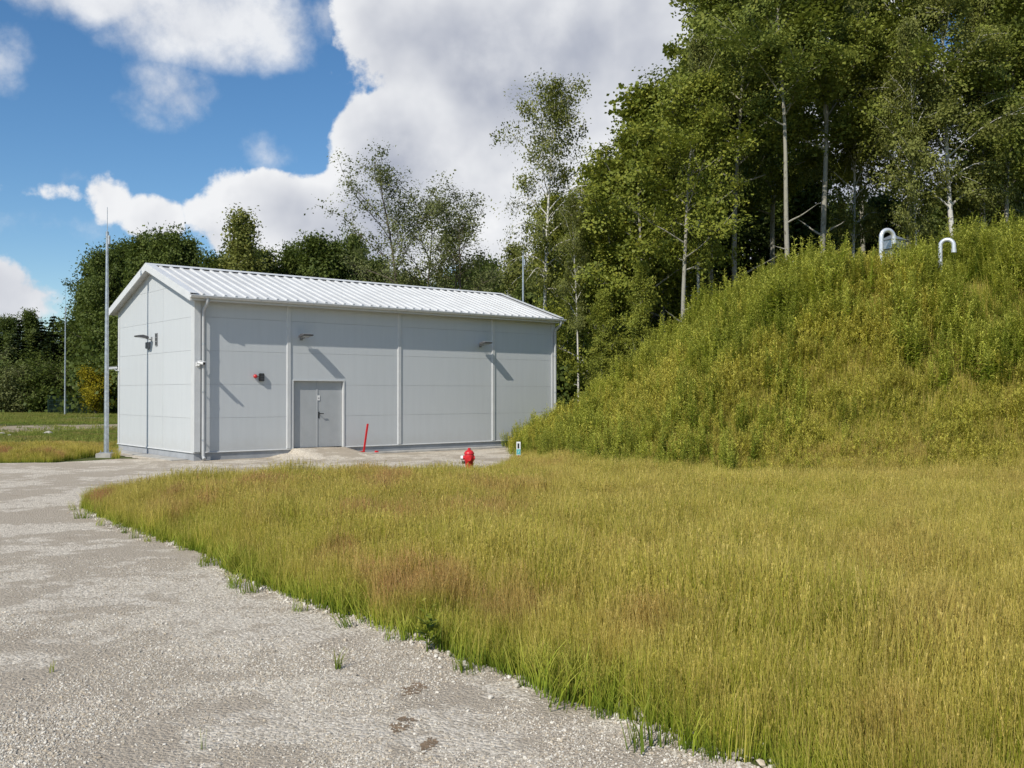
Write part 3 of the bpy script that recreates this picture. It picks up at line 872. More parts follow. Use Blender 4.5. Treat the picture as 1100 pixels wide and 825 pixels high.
# red leaning post with flat feet beside the door
rp = bw(5.42, -0.42, 0.0)
e = empty('barrier_post', rp, BANG); tag(e, 'thin red leaning steel post with flat feet beside the double door', 'post')
MB().prism([(-0.03, 0.0), (0.03, 0.0), (0.19, 0.98), (0.13, 0.98)], -0.02, 0.02, 'y').build('upright', M['red'], e, bevel=0.005)
MB().box(-0.42, 0.04, -0.05, 0.05, 0.02, 0.10).build('foot', M['red'], e, bevel=0.01)
MB().prism([(0.42, 0.0), (0.56, 0.0), (0.54, 0.09), (0.46, 0.10)], -0.05, 0.05, 'y').build('foot', M['red'], e, bevel=0.01)
MB().box(0.04, 0.43, -0.02, 0.02, 0.005, 0.03).build('tie_bar', M['dgrey'], e)


def gooseneck(px, topy, d, R, rad, label, hood, rz):
    c = at(px, d); zc = float(mound_h([(c.x, c.y)])[0])
    e = empty('vent_pipe', (c.x, c.y, zc), rz); tag(e, label, 'vent pipe')
    H = zat(topy, d) - zc - R - rad
    pts = [(-R, 0, -0.15), (-R, 0, H * 0.5), (-R, 0, H)] + [(-R * math.cos(a), 0, H + R * math.sin(a)) for a in np.linspace(0.2, math.pi, 12)] + [(R, 0, H - 0.12)]
    MB().tube(pts, rad, 14).build('pipe', M['duct'], e, smooth=True)
    MB().tube([(R, 0, H - 0.10), (R, 0, H - 0.19)], rad * 1.18, 14).build('mouth_ring', M['duct'], e, smooth=True)
    MB().tube([(-R, 0, H * 0.55), (-R, 0, H * 0.55 + 0.05)], rad * 1.15, 14).build('flange', M['duct'], e, smooth=True)
    if hood:
        hd = empty('vent_cabinet', (c.x + 0.36, c.y + 0.55, zc), 0.5); tag(hd, 'square metal vent cabinet with pyramid cap behind a bent pipe on the mound', 'vent')
        z0 = zat(266, d + .5) - zc; z1 = zat(258, d + .5) - zc; z2 = zat(251, d + .5) - zc
        MB().box(-0.16, 0.16, -0.16, 0.16, -0.15, z0 - 0.01).build('duct', M['galv'], hd)
        b = MB().box(-0.25, 0.25, -0.25, 0.25, z0 - 0.04, z1)
        b.build('hood', M['galv'], hd)
        MB().add([(-0.29, -0.29, z1 + .002), (0.29, -0.29, z1 + .002), (0.29, 0.29, z1 + .002), (-0.29, 0.29, z1 + .002), (0, 0, z2)], [(3, 2, 1, 0), (0, 1, 4), (1, 2, 4), (2, 3, 4), (3, 0, 4)]).build('cap', M['galv'], hd)
gooseneck(954, 244.5, 27.5, 0.205, 0.062, 'bent silver vent pipe beside a square vent cabinet on the mound', True, 0.25)
gooseneck(1018, 255, 26.3, 0.17, 0.058, 'bent silver vent pipe standing alone in the weeds on the mound', False, -0.5)

# far fence of green mesh panels
f0, f1 = at(52, 93.0), at(250, 84.0)
fe = empty('mesh_fence', f0, math.atan2(f1.y - f0.y, f1.x - f0.x)); tag(fe, 'dark green wire mesh fence in front of the distant trees', 'fence')
FL = (f1 - f0).length; nb = int(FL / 2.5)
post_me = MB().box(-0.04, 0.04, -0.04, 0.04, -0.1, 1.85).mesh('post'); post_me.materials.append(M['green_metal'])
pm = MB()
for z in (0.08, 0.5, 0.9, 1.3, 1.7): pm.box(0.05, 2.45, -0.012, 0.012, z - 0.012, z + 0.012)
for i in range(25): pm.box(0.08 + i * 0.096, 0.098 + i * 0.096, -0.008, 0.008, 0.05, 1.78)
pan_me = pm.mesh('mesh_panel'); pan_me.materials.append(M['green_metal'])
for i in range(nb + 1):
    o = bpy.data.objects.new('post', post_me); COL.objects.link(o); o.parent = fe; o.location = (i * 2.5, 0, 0)
    if i < nb:
        o = bpy.data.objects.new('mesh_panel', pan_me); COL.objects.link(o); o.parent = fe; o.location = (i * 2.5, 0, 0)


# field stones
def stone_mesh(name, seed, sx, sy, sz, sub=2):
    bm = bmesh.new(); bmesh.ops.create_icosphere(bm, subdivisions=sub, radius=1)
    r = random.Random(seed); ph = [r.uniform(0, 6) for _ in range(6)]
    cuts = [Vector((r.uniform(-1, 1), r.uniform(-1, 1), r.uniform(-1, 1))).normalized() for _ in range(7)]
    for v in bm.verts:
        for c in cuts:
            d = v.co.dot(c)
            if d > 0.62: v.co -= c * (d - 0.62) * 0.85
        k = 1 + 0.10 * math.sin(3 * v.co.x + ph[0]) * math.cos(4 * v.co.y + ph[1])
        v.co = Vector((v.co.x * sx * k, v.co.y * sy * k, v.co.z * sz * k))
    me = bpy.data.meshes.new(name); bm.to_mesh(me); bm.free()
    return me
for i, (px, py, w, hh, lab) in enumerate([(52, 467.5, 0.24, 0.16, 'long pale boulder lying in the far grass field'), (3, 468, 0.18, 0.12, 'pale field stone in the far field, larger of a loose pair'), (10, 469.5, 0.12, 0.09, 'small pale field stone in the far field, smaller of a loose pair'), (28, 473.5, 0.09, 0.09, 'lone small pale stone in the far field near the dry grass')]):
    c = pg(px, py)
    o = link('field_stone', stone_mesh('field_stone', i + 3, w * 1.3, w * 0.8, hh), M['rock']); o.location = (c.x, c.y, hh * 0.45)
    tag(o, lab, 'stone')


# ------------------------------------------------------------------ trees
def tube_np(pts, rad, n):
    """arrays for a tapered tube"""
    mb = MB(); mb.tube(pts, rad, n, caps=False)
    return mb.v, mb.f


def leaves_np(C, Nrm, size, asp, r):
    """one folded leaf face at each centre"""
    n = len(C)
    Nrm = Nrm / (np.linalg.norm(Nrm, axis=1, keepdims=True) + 1e-9)
    t = r.normal(size=(n, 3)); t -= (t * Nrm).sum(1, keepdims=True) * Nrm; t /= np.linalg.norm(t, axis=1, keepdims=True) + 1e-9
    b = np.cross(Nrm, t)
    s = size[:, None]
    A = C - t * s * 0.5; D_ = C + t * s * 0.55
    Bm = C + b * s * 0.5 * asp + Nrm * s * 0.12 - t * s * 0.05; Cm = C - b * s * 0.5 * asp + Nrm * s * 0.12 - t * s * 0.05
    V = np.stack([A, Bm, D_, Cm], 1).reshape(-1, 3)
    Fq = np.arange(4 * n).reshape(-1, 4)
    return V, Fq, r.random(n)


def gen_tree(name, seed, H, cb, cr, tr, nlimb, nleaf, leaf, bark, leafmat, lean=(0, 0), shape='oval', droop=0.0, sig=0.31, up=(0.25, 1.0), stems=1, wob=0.25, bare=0, asp=0.85, subn=6):
    """tree > trunk, crown; prototype at the origin"""
    r = np.random.default_rng(seed); R = random.Random(seed)
    root = bpy.data.objects.new(name, None); COL.objects.link(root)
    tv, tf = [], []
    def addt(pts, rad, n):
        v, f = tube_np(pts, rad, n); o = len(tv); tv.extend(v); tf.extend(tuple(i + o for i in q) for q in f)
    clumps = []; wts = []
    for s_ in range(stems):
        az0 = R.uniform(0, 6.28)
        sl = (lean[0] + (math.cos(az0) * 0.13 if stems > 1 else 0), lean[1] + (math.sin(az0) * 0.13 if stems > 1 else 0))
        Hs = H * (1 - 0.1 * s_); trs = tr * (1 - 0.15 * s_)
        ph = [R.uniform(0, 6.28) for _ in range(4)]
        def tp(t):
            return Vector((sl[0] * Hs * t ** 1.2 + wob * (math.sin(3.1 * t + ph[0]) - math.sin(ph[0])) * t * 1.2 + 0.06 * math.sin(11 * t + ph[2]),
                           sl[1] * Hs * t ** 1.2 + wob * (math.sin(2.7 * t + ph[1]) - math.sin(ph[1])) * t * 1.2 + 0.06 * math.sin(9 * t + ph[3]), Hs * t))
        ts = np.linspace(0, 1, 14)
        def trad(t): return trs * (1 - t) ** 0.8 * (1 + 0.5 * max(0, 0.06 - t) / 0.06) + 0.012
        pts = [tp(t) for t in ts]; pts[0].z = -0.3
        addt(pts, [trad(t) for t in ts], 9)
        nl = nlimb // stems
        for i in range(nl):
            q = (i + R.random()) / nl
            t = cb + (0.985 - cb) * q
            if bare and i < bare: t = cb * R.uniform(0.35, 0.95)
            if shape == 'oval': env = math.sin(math.pi * min(1, 0.16 + 0.80 * q)) ** 0.7
            elif shape == 'cone': env = (1 - q) ** 0.75 * 0.95 + 0.08
            elif shape == 'top': env = (0.45 + 0.8 * q) * (1 if q < 0.7 else math.cos((q - 0.7) / 0.3 * 1.2))
            else: env = 0.75 + 0.25 * math.sin(5 * q)
            Ln = cr * env * R.uniform(0.5, 1.3)
            a = i * 2.39996 + R.uniform(-0.6, 0.6)
            u = up[0] + (up[1] - up[0]) * q + R.uniform(-0.12, 0.12)
            base = tp(t); dirv = Vector((math.cos(a) * math.cos(u), math.sin(a) * math.cos(u), math.sin(u)))
            lp = [base]; d = dirv.copy()
            if bare and i < bare: Ln *= 0.6
            nseg = 5
            for k in range(nseg):
                d = (d + Vector((R.uniform(-.18, .18), R.uniform(-.18, .18), R.uniform(-.1, .16) - droop * (k / nseg)))).normalized()
                lp.append(lp[-1] + d * Ln / nseg)
            r0 = min(trad(t) * 0.55, 0.03 + 0.02 * Ln)
            addt(lp, list(np.linspace(r0, 0.008, nseg + 1)), 5)
            if bare and i < bare: continue
            for k in range(2, nseg + 1):
                clumps.append(lp[k]); wts.append(0.6 + 0.25 * k / nseg)
            for j in range(subn):
                k = R.randint(1, nseg); b0 = lp[k]
                dd = (d + Vector((R.uniform(-1, 1), R.uniform(-1, 1), R.uniform(-0.5, 0.8) - droop))).normalized()
                l2 = Ln * R.uniform(0.22, 0.48)
                q1 = b0 + dd * l2 * 0.55; q2 = q1 + (dd + Vector((0, 0, -droop * 0.9 + 0.1))).normalized() * l2 * 0.5
                addt([b0, q1, q2], [0.016, 0.011, 0.005], 4)
                clumps += [q1, q2]; wts += [0.8, 1.0]
        clumps.append(tp(1.0)); wts.append(0.8)
    # a few clumps stay nearly empty, others are full: light and dark masses
    Cc = np.array([tuple(c) for c in clumps]); w = np.array(wts) * r.choice([0.04, 0.4, 1.0, 2.2], len(wts)); w /= w.sum()
    ci = r.choice(len(Cc), nleaf, p=w)
    off = np.clip(r.normal(size=(nleaf, 3)), -1.9, 1.9) * (sig * r.uniform(0.6, 1.5, len(Cc))[ci])[:, None] * np.array([1, 1, 0.72])
    if droop > 0.15: off[:, 2] -= np.abs(r.normal(size=nleaf)) * sig * droop * 2.0
    P = Cc[ci] + off
    cen = np.array([lean[0] * H * 0.6, lean[1] * H * 0.6, H * 0.55])
    lie = r.normal(size=(len(Cc), 3)) * 0.75
    N_ = r.normal(size=(nleaf, 3)) * 0.5 + lie[ci] + np.array([0, 0, 0.6]) + (P - cen) / (np.linalg.norm(P - cen, axis=1, keepdims=True) + .1) * 0.5
    V, Fq, rnd = leaves_np(P, N_, leaf * np.clip(np.exp(r.normal(size=nleaf) * 0.32), 0.4, 1.6), asp, r)
    tm = bpy.data.meshes.new('trunk'); tm.from_pydata([tuple(v) for v in tv], [], tf)
    for pl in tm.polygons: pl.use_smooth = True
    link('trunk', tm, M[bark], root)
    link('crown', np_mesh('crown', V, Fq, [('rnd', 'FACE', rnd)]), M[leafmat], root)
    return root


def gen_spruce(name, seed, H, cr, nleaf, leaf):
    r = np.random.default_rng(seed); R = random.Random(seed)
    root = bpy.data.objects.new(name, None); COL.objects.link(root)
    tv, tf = tube_np([(0, 0, -0.3), (0, 0, H * 0.5), (0, 0, H)], [0.22, 0.13, 0.015], 7)
    C, N_ = [], []
    z = H * 0.06
    while z < H * 0.985:
        q = z / H; L = cr * (1 - q) ** 0.8 + 0.12; nb = 9
        for i in range(nb):
            a = R.uniform(0, 6.28); l = L * R.uniform(0.7, 1.12)
            for k in range(max(3, int(nleaf * l / (cr * 0.45) / (nb * H / 0.42)))):
                s = R.random() ** 0.6
                C.append((math.cos(a) * l * s + R.gauss(0, .10), math.sin(a) * l * s + R.gauss(0, .10), z - 0.30 * l * s + 0.2 * l * s * s + R.gauss(0, .06)))
                N_.append((R.gauss(0, .4), R.gauss(0, .4), 1))
        z += 0.42
    C = np.array(C); V, Fq, rnd = leaves_np(C, np.array(N_), leaf * r.uniform(0.7, 1.3, len(C)), 0.5, r)
    tm = bpy.data.meshes.new('trunk'); tm.from_pydata([tuple(v) for v in tv], [], tf)
    link('trunk', tm, M['darkbark'], root)
    link('crown', np_mesh('crown', V, Fq, [('rnd', 'FACE', rnd)]), M['needle'], root)
    return root


used = {}
PH = {}
def proto(key, fn, h):
    """build once; the first placement takes the prototype itself"""
    o = fn(); cr_ = [c for c in o.children if c.name.startswith('crown')][0].data
    zz_ = np.empty(len(cr_.vertices) * 3, np.float32); cr_.vertices.foreach_get('co', zz_)
    PH[key] = (o, float(np.percentile(zz_[2::3], 99.8))); used[key] = False


def plant(key, px, d, topy=None, h=None, rz=0.0, wide=1.0, label='', cat='tree', group=None, z=None, lean=0.0):
    o, h0 = PH[key]
    c = o if not used[key] else copy_tree(o)
    used[key] = True
    p = at(px, d)
    if z is None: z = max(0.0, float(mound_h([(p.x, p.y)])[0])) if p.x > -1 else 0.0
    H = (zat(topy, d) - z) if topy is not None else h
    s = H / h0
    c.location = (p.x, p.y, z - 0.05); c.rotation_euler = (0, lean, rz); c.scale = (s * wide, s * wide, s)
    tag(c, label, cat, group)
    return c


proto('aspen1', lambda: gen_tree('aspen_tree', 11, 21, 0.45, 3.6, 0.155, 28, 36000, 0.135, 'aspen', 'leaf_aspen', bare=5), 21)
proto('aspen2', lambda: gen_tree('aspen_tree', 12, 21, 0.48, 3.4, 0.15, 26, 33000, 0.135, 'aspen', 'leaf_aspen', lean=(-0.05, 0), bare=6), 21)
proto('aspen3', lambda: gen_tree('aspen_tree', 13, 21, 0.40, 3.9, 0.145, 30, 38000, 0.135, 'aspen', 'leaf_aspen', shape='col', bare=4), 21)
proto('young1', lambda: gen_tree('young_aspen_tree', 21, 14, 0.30, 2.7, 0.11, 28, 28000, 0.125, 'aspen', 'leaf_young', bare=3), 14)
proto('young2', lambda: gen_tree('young_aspen_tree', 22, 12, 0.14, 2.6, 0.10, 30, 29000, 0.122, 'aspen', 'leaf_young', shape='cone'), 12)
proto('birch1', lambda: gen_tree('birch_tree', 31, 18, 0.42, 3.3, 0.15, 32, 18000, 0.115, 'birch', 'leaf_birch', lean=(0.075, 0), droop=0.4, sig=0.32, up=(0.35, 1.15), wob=0.25), 18)
proto('birch2', lambda: gen_tree('birch_tree', 32, 21, 0.34, 3.2, 0.17, 32, 26000, 0.125, 'birch', 'leaf_birch', lean=(-0.05, 0), droop=0.3, up=(0.4, 1.2), bare=4), 21)
proto('willow1', lambda: gen_tree('willow_tree', 41, 17, 0.36, 4.0, 0.14, 40, 20000, 0.12, 'darkbark', 'leaf_willow', stems=2, sig=0.36, up=(0.35, 1.0), subn=9), 17)
proto('willow2', lambda: gen_tree('willow_tree', 42, 15, 0.36, 4.4, 0.12, 30, 15000, 0.12, 'darkbark', 'leaf_willow', stems=2, sig=0.34, up=(0.3, 1.1), lean=(0.10, 0), subn=6), 15)
proto('far1', lambda: gen_tree('alder_tree', 51, 16, 0.12, 4.2, 0.22, 36, 26000, 0.23, 'darkbark', 'leaf_dark', sig=0.6), 16)
proto('far2', lambda: gen_tree('alder_tree', 52, 16, 0.10, 3.7, 0.20, 36, 26000, 0.22, 'darkbark', 'leaf_dark', shape='cone', sig=0.6), 16)
proto('far3', lambda: gen_tree('alder_tree', 53, 16, 0.10, 4.6, 0.22, 40, 28000, 0.23, 'darkbark', 'leaf_dark', shape='col', sig=0.65), 16)
proto('farbirch', lambda: gen_tree('birch_tree', 54, 17, 0.15, 2.8, 0.18, 40, 20000, 0.19, 'birch', 'leaf_birch', shape='cone', droop=0.3, sig=0.5, up=(0.4, 1.2)), 17)
proto('shrub1', lambda: gen_tree('willow_shrub', 61, 5, 0.05, 2.6, 0.06, 40, 12000, 0.17, 'darkbark', 'leaf_dark', stems=4, up=(0.5, 1.2), sig=0.4), 5)
proto('shrub2', lambda: gen_tree('willow_shrub', 62, 4.5, 0.04, 2.9, 0.06, 40, 12000, 0.16, 'darkbark', 'leaf_willow', stems=4, up=(0.4, 1.2), sig=0.4), 4.5)
proto('yellow', lambda: gen_tree('yellow_shrub', 63, 4.6, 0.05, 2.0, 0.06, 34, 9000, 0.15, 'darkbark', 'leaf_yellow', stems=3, up=(0.5, 1.2), sig=0.34), 4.6)
proto('spruce', lambda: gen_spruce('spruce_tree', 64, 14, 2.6, 9000, 0.42), 14)

LF = 'tall aspen with grey trunk in the wood behind the mound'
GF = 'tall trees of the wood behind the mound'
LD = 'dense dark alder in the tree belt behind the building'
GD = 'dark trees of the belt behind the building'
LL = 'dark broad tree at the edge of the far field'
GL = 'dark trees beyond the far field'
LY = 'young bright green aspen at the edge of the wood beside the mound'
GY_ = 'young aspens at the edge of the wood'
rr = random.Random(5)
# wood behind the mound
for key, px, d, top, wide, lab in [
        ('aspen2', 852, 40.0, -60, 1.0, 'aspen whose pale leaning trunk meets the rising weed slope of the mound'),
        ('aspen1', 881, 43.0, -90, 1.0, 'aspen with straight pale trunk beside the leaning one behind the mound'),
        ('aspen3', 790, 46.0, -70, 1.0, 'tall full-crowned aspen towering over the young bright aspens'),
        ('aspen1', 975, 41.5, -70, 0.95, 'aspen with spotted trunk directly behind the square vent cabinet'),
        ('aspen3', 1082, 42.0, -50, 1.0, 'aspen with dark trunk beyond the lone vent pipe'),
        ('aspen2', 765, 50.0, -30, 1.05, None), ('aspen3', 830, 52.0, -40, 1.05, None), ('aspen1', 930, 56.0, -20, 1.0, None),
        ('aspen3', 1110, 52.0, -40, 1.1, None), ('aspen1', 1150, 43.0, -60, 1.0, None), ('aspen2', 1055, 49.0, -30, 1.0, None),
        ('aspen1', 740, 58.0, 60, 1.1, None), ('aspen2', 1190, 48.0, -40, 1.0, None)]:
    plant(key, px, d, top, rz=rr.uniform(0, 6.28) if key != 'aspen2' or px != 852 else 0.3, wide=wide, label=lab or 'tall aspen standing deeper in the wood behind the mound', group=None if lab else GF)
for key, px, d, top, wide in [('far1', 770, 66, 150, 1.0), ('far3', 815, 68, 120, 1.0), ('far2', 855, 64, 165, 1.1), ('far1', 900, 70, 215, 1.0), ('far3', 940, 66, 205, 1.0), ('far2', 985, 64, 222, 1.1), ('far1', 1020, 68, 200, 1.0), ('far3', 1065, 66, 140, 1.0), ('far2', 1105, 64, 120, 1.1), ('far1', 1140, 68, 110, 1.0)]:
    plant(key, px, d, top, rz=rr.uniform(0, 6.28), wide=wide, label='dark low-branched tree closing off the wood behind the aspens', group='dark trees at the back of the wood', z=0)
plant('birch2', 1030, 40.5, -40, rz=0.2, label='tall white-trunked birch leaning in the wood behind the vent pipes', cat='tree')
for px, d, top, lean_, lab in [(622, 44.0, 205, 0.0, 'thin white birch trunk standing just beyond the far corner of the building'), (750, 42.0, 40, 0.02, 'slim pale birch beside the young aspens at the wood edge'),
                            (912, 45.0, -20, -0.03, 'slim white birch between the straight aspen and the vent cabinet'), (992, 41.0, 30, -0.09, 'thin leaning birch just behind the square vent cabinet'), (1060, 43.0, -30, 0.02, 'slim birch between the leaning birch and the dark-trunked aspen')]:
    plant('birch2', px, d, top, rz=rr.uniform(0, 6.28), wide=0.55, label=lab, lean=lean_)
for key, px, d, top, wide in [('young1', 735, 40.0, 78, 1.0), ('young1', 690, 44.0, 130, 1.05), ('young2', 660, 46.0, 175, 1.0), ('young2', 712, 47.0, 90, 1.1), ('young2', 628, 47.0, 225, 0.9),
                              ('young1', 605, 52.0, 205, 0.9), ('young1', 640, 54.0, 170, 1.0), ('young2', 676, 52.0, 150, 1.0), ('young2', 646, 42.0, 310, 0.8), ('young2', 690, 41.5, 280, 0.7)]:
    plant(key, px, d, top, rz=rr.uniform(0, 6.28), wide=wide, label=LY, group=GY_)
plant('birch1', 577, 47.0, 82, rz=0.0, wide=0.8, label='slender white birch with open crown behind the far end of the roof')
plant('willow1', 446, 58.0, 165, rz=0.6, label='tall airy open-crowned tree with several stems behind the roof')
plant('willow2', 487, 57.0, 196, rz=0.2, label='smaller airy tree leaning outward beside the taller open-crowned one', z=0)
# belt behind the building
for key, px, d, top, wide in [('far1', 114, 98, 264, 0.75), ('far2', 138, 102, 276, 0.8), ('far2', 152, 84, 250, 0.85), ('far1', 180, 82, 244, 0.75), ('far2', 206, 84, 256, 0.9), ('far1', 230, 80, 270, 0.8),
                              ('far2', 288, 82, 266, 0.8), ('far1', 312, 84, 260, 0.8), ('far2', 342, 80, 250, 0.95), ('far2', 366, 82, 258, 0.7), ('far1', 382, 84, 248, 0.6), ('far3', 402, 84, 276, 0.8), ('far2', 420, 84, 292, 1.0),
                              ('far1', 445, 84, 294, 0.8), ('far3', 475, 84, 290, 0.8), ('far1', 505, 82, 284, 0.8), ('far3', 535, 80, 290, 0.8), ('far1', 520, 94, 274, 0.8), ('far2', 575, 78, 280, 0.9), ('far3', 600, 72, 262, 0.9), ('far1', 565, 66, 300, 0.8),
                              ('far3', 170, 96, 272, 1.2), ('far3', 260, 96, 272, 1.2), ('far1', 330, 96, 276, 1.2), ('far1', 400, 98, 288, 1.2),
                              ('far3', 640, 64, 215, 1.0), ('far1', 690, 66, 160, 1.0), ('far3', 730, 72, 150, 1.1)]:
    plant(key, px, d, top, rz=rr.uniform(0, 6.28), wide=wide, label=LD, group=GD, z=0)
plant('farbirch', 262, 78, 226, rz=1.0, label='pale green birch taller than the dark trees behind the ridge')
plant('farbirch', 552, 70, 262, rz=2.0, wide=0.8, label='narrow greenish birch behind the far end of the ridge')
# far field edge
for key, px, d, top, wide in [('far3', -20, 112, 345, 1.3), ('far1', 8, 110, 338, 0.9), ('far3', 48, 112, 356, 1.2), ('far2', 34, 106, 332, 0.8), ('far2', 80, 106, 345, 0.9), ('far3', 100, 106, 275, 1.0), ('far2', 90, 104, 300, 0.8), ('far1', -60, 112, 330, 1.2), ('far2', 130, 100, 258, 1.0)]:
    plant(key, px, d, top, rz=rr.uniform(0, 6.28), wide=wide, label=LL, group=GL, z=0)
plant('spruce', 57, 103, 340, label='dark pointed spruce with free-standing tip among the far field trees', z=0)
for px, d, top in ((-8, 104, 340), (20, 103, 344), (70, 104, 350), (44, 105, 346)):
    plant('spruce', px, d, top, rz=px, wide=1.15, label='dark spruce sunk among the broad trees beyond the far field', group='spruces beyond the far field', z=0)
for i, (px, d, top) in enumerate([(-30, 100, 388), (0, 99, 386), (22, 98, 390), (45, 98, 384), (66, 99, 392), (84, 102, 398), (-60, 99, 390), (30, 103, 372), (5, 103, 374), (60, 103, 376)]):
    plant('shrub1' if i % 2 else 'shrub2', px, d, top, rz=rr.uniform(0, 6.28), wide=1.35, label='rounded willow bush at the far edge of the field', cat='bush', group='bushes along the far field', z=0)
plant('yellow', 103, 88.0, 392, rz=0.4, wide=1.0, label='yellow-leaved bush behind the green mesh fence', cat='bush')

# dark undergrowth inside the wood: one uncountable mass of leaves
def undergrowth(name, strips, nleaf, leaf, mat, label, seed):
    r = np.random.default_rng(seed); P = []
    for (px0, d0, px1, d1, h, wdt, share) in strips:
        n_ = int(nleaf * share); a = at(px0, d0); b = at(px1, d1)
        u = r.random(n_); q = np.outer(1 - u, [a.x, a.y]) + np.outer(u, [b.x, b.y])
        q += r.normal(size=(n_, 2)) * wdt
        hh = h * (0.55 + 0.75 * vnoise(q, 2.3, seed + 2))
        zz = r.random(n_) ** 0.9 * hh
        zz += np.where(q[:, 0] > -1, np.maximum(0, mound_h(q)), 0)
        P.append(np.c_[q, zz])
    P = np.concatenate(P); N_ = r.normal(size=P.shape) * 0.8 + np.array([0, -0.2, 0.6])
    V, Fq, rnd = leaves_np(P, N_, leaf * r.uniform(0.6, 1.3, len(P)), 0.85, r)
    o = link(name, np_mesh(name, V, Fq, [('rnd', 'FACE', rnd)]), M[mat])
    return tag(o, label, 'undergrowth', kind='stuff')
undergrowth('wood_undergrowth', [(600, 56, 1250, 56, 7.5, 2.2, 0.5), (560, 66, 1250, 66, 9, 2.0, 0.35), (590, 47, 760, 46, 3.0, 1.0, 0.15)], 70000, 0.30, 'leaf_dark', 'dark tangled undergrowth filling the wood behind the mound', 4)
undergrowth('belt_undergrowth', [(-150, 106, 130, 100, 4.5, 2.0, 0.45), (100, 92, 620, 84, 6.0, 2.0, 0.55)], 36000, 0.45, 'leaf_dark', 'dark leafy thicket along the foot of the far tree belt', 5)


# ------------------------------------------------------------------ grass, weeds and loose stone (scattered)
def blade_proto(name, seed, n, rad, hmin, hmax, width, mat, head=0.0, lean=0.25, leafy=0, leafw=0.02, leafl=0.10, flower=0.0):
    """a clump of blades or leafy stems; t runs from foot (0) to tip (1)"""
    r = random.Random(seed); V, Fq, T, RN = [], [], [], []
    def quad(a, b, c, d, ta, tb, rn):
        o = len(V); V.extend([a, b, c, d]); T.extend([ta, ta, tb, tb]); Fq.append((o, o + 1, o + 2, o + 3)); RN.append(rn)
    for i in range(n):
        a = r.uniform(0, 6.28); q = rad * math.sqrt(r.random()); base = Vector((q * math.cos(a), q * math.sin(a), 0))
        h = r.uniform(hmin, hmax); rn = r.random()
        la = r.uniform(0, 6.28); lv = Vector((math.cos(la), math.sin(la), 0)) * lean * h * r.uniform(0.1, 1.0) ** 1.5
        w = width * r.uniform(0.7, 1.3); wa = r.uniform(0, 6.28); wd = Vector((math.cos(wa), math.sin(wa), 0))
        P = lambda t: base + lv * t * t + Vector((0, 0, h * (t - 0.06 * t * t)))
        ts = (0, 0.4, 0.75, 1.0)
        for k in range(3):
            w0 = w * (1 - ts[k] * 0.75) * 0.5; w1 = w * (1 - ts[k + 1] * 0.75) * 0.5
            p0, p1 = P(ts[k]), P(ts[k + 1])
            quad(p0 - wd * w0, p0 + wd * w0, p1 + wd * w1, p1 - wd * w1, ts[k], ts[k + 1], rn)
        if r.random() < head:
            for k in range(5):
                t = r.uniform(0.80, 1.0); p0 = P(t); b = r.uniform(0, 6.28); L = r.uniform(0.02, 0.045) * (1.15 - t) * 3.0
                d = Vector((math.cos(b) * 0.3, math.sin(b) * 0.3, 0.95)).normalized() * L; s = Vector((-math.sin(b), math.cos(b), 0)) * width * 0.55
                quad(p0 - s * 0.3, p0 + s * 0.3, p0 + d + s, p0 + d - s, 1.0, 1.0, rn)
        for k in range(leafy):
            t = 0.12 + 0.86 * (k + r.random()) / leafy; p0 = P(t); b = k * 2.4 + r.uniform(-.5, .5); L = leafl * r.uniform(0.6, 1.2) * (1.15 - 0.75 * t)
            d = Vector((math.cos(b), math.sin(b), r.uniform(0.15, 0.9))).normalized() * L; s = Vector((-math.sin(b), math.cos(b), r.uniform(-.3, .3))) * leafw * 0.5 * (1.2 - 0.6 * t)
            m_ = p0 + d * 0.5
            o = len(V); V.extend([p0, m_ + s, p0 + d + Vector((0, 0, -0.15 * L)), m_ - s]); T.extend([t] * 4); Fq.append((o, o + 1, o + 2, o + 3)); RN.append(r.random())
        if r.random() < flower:
            for k in range(16):
                t = r.uniform(0.7, 1.0); p0 = P(t); b = r.uniform(0, 6.28); L = r.uniform(0.03, 0.10) * (1.4 - t) * 1.6
                d = Vector((math.cos(b) * 0.8, math.sin(b) * 0.8, 0.7)).normalized() * L; s = Vector((-math.sin(b), math.cos(b), 0)) * 0.009
                quad(p0 - s * 0.4, p0 + s * 0.4, p0 + d + s, p0 + d - s, 1.0, 1.0, r.random())
    me = np_mesh(name, np.array([tuple(v) for v in V]), np.array(Fq), [('t', 'POINT', T), ('rnd', 'FACE', RN)])
    me.materials.append(mat)
    return bpy.data.objects.new(name, me)


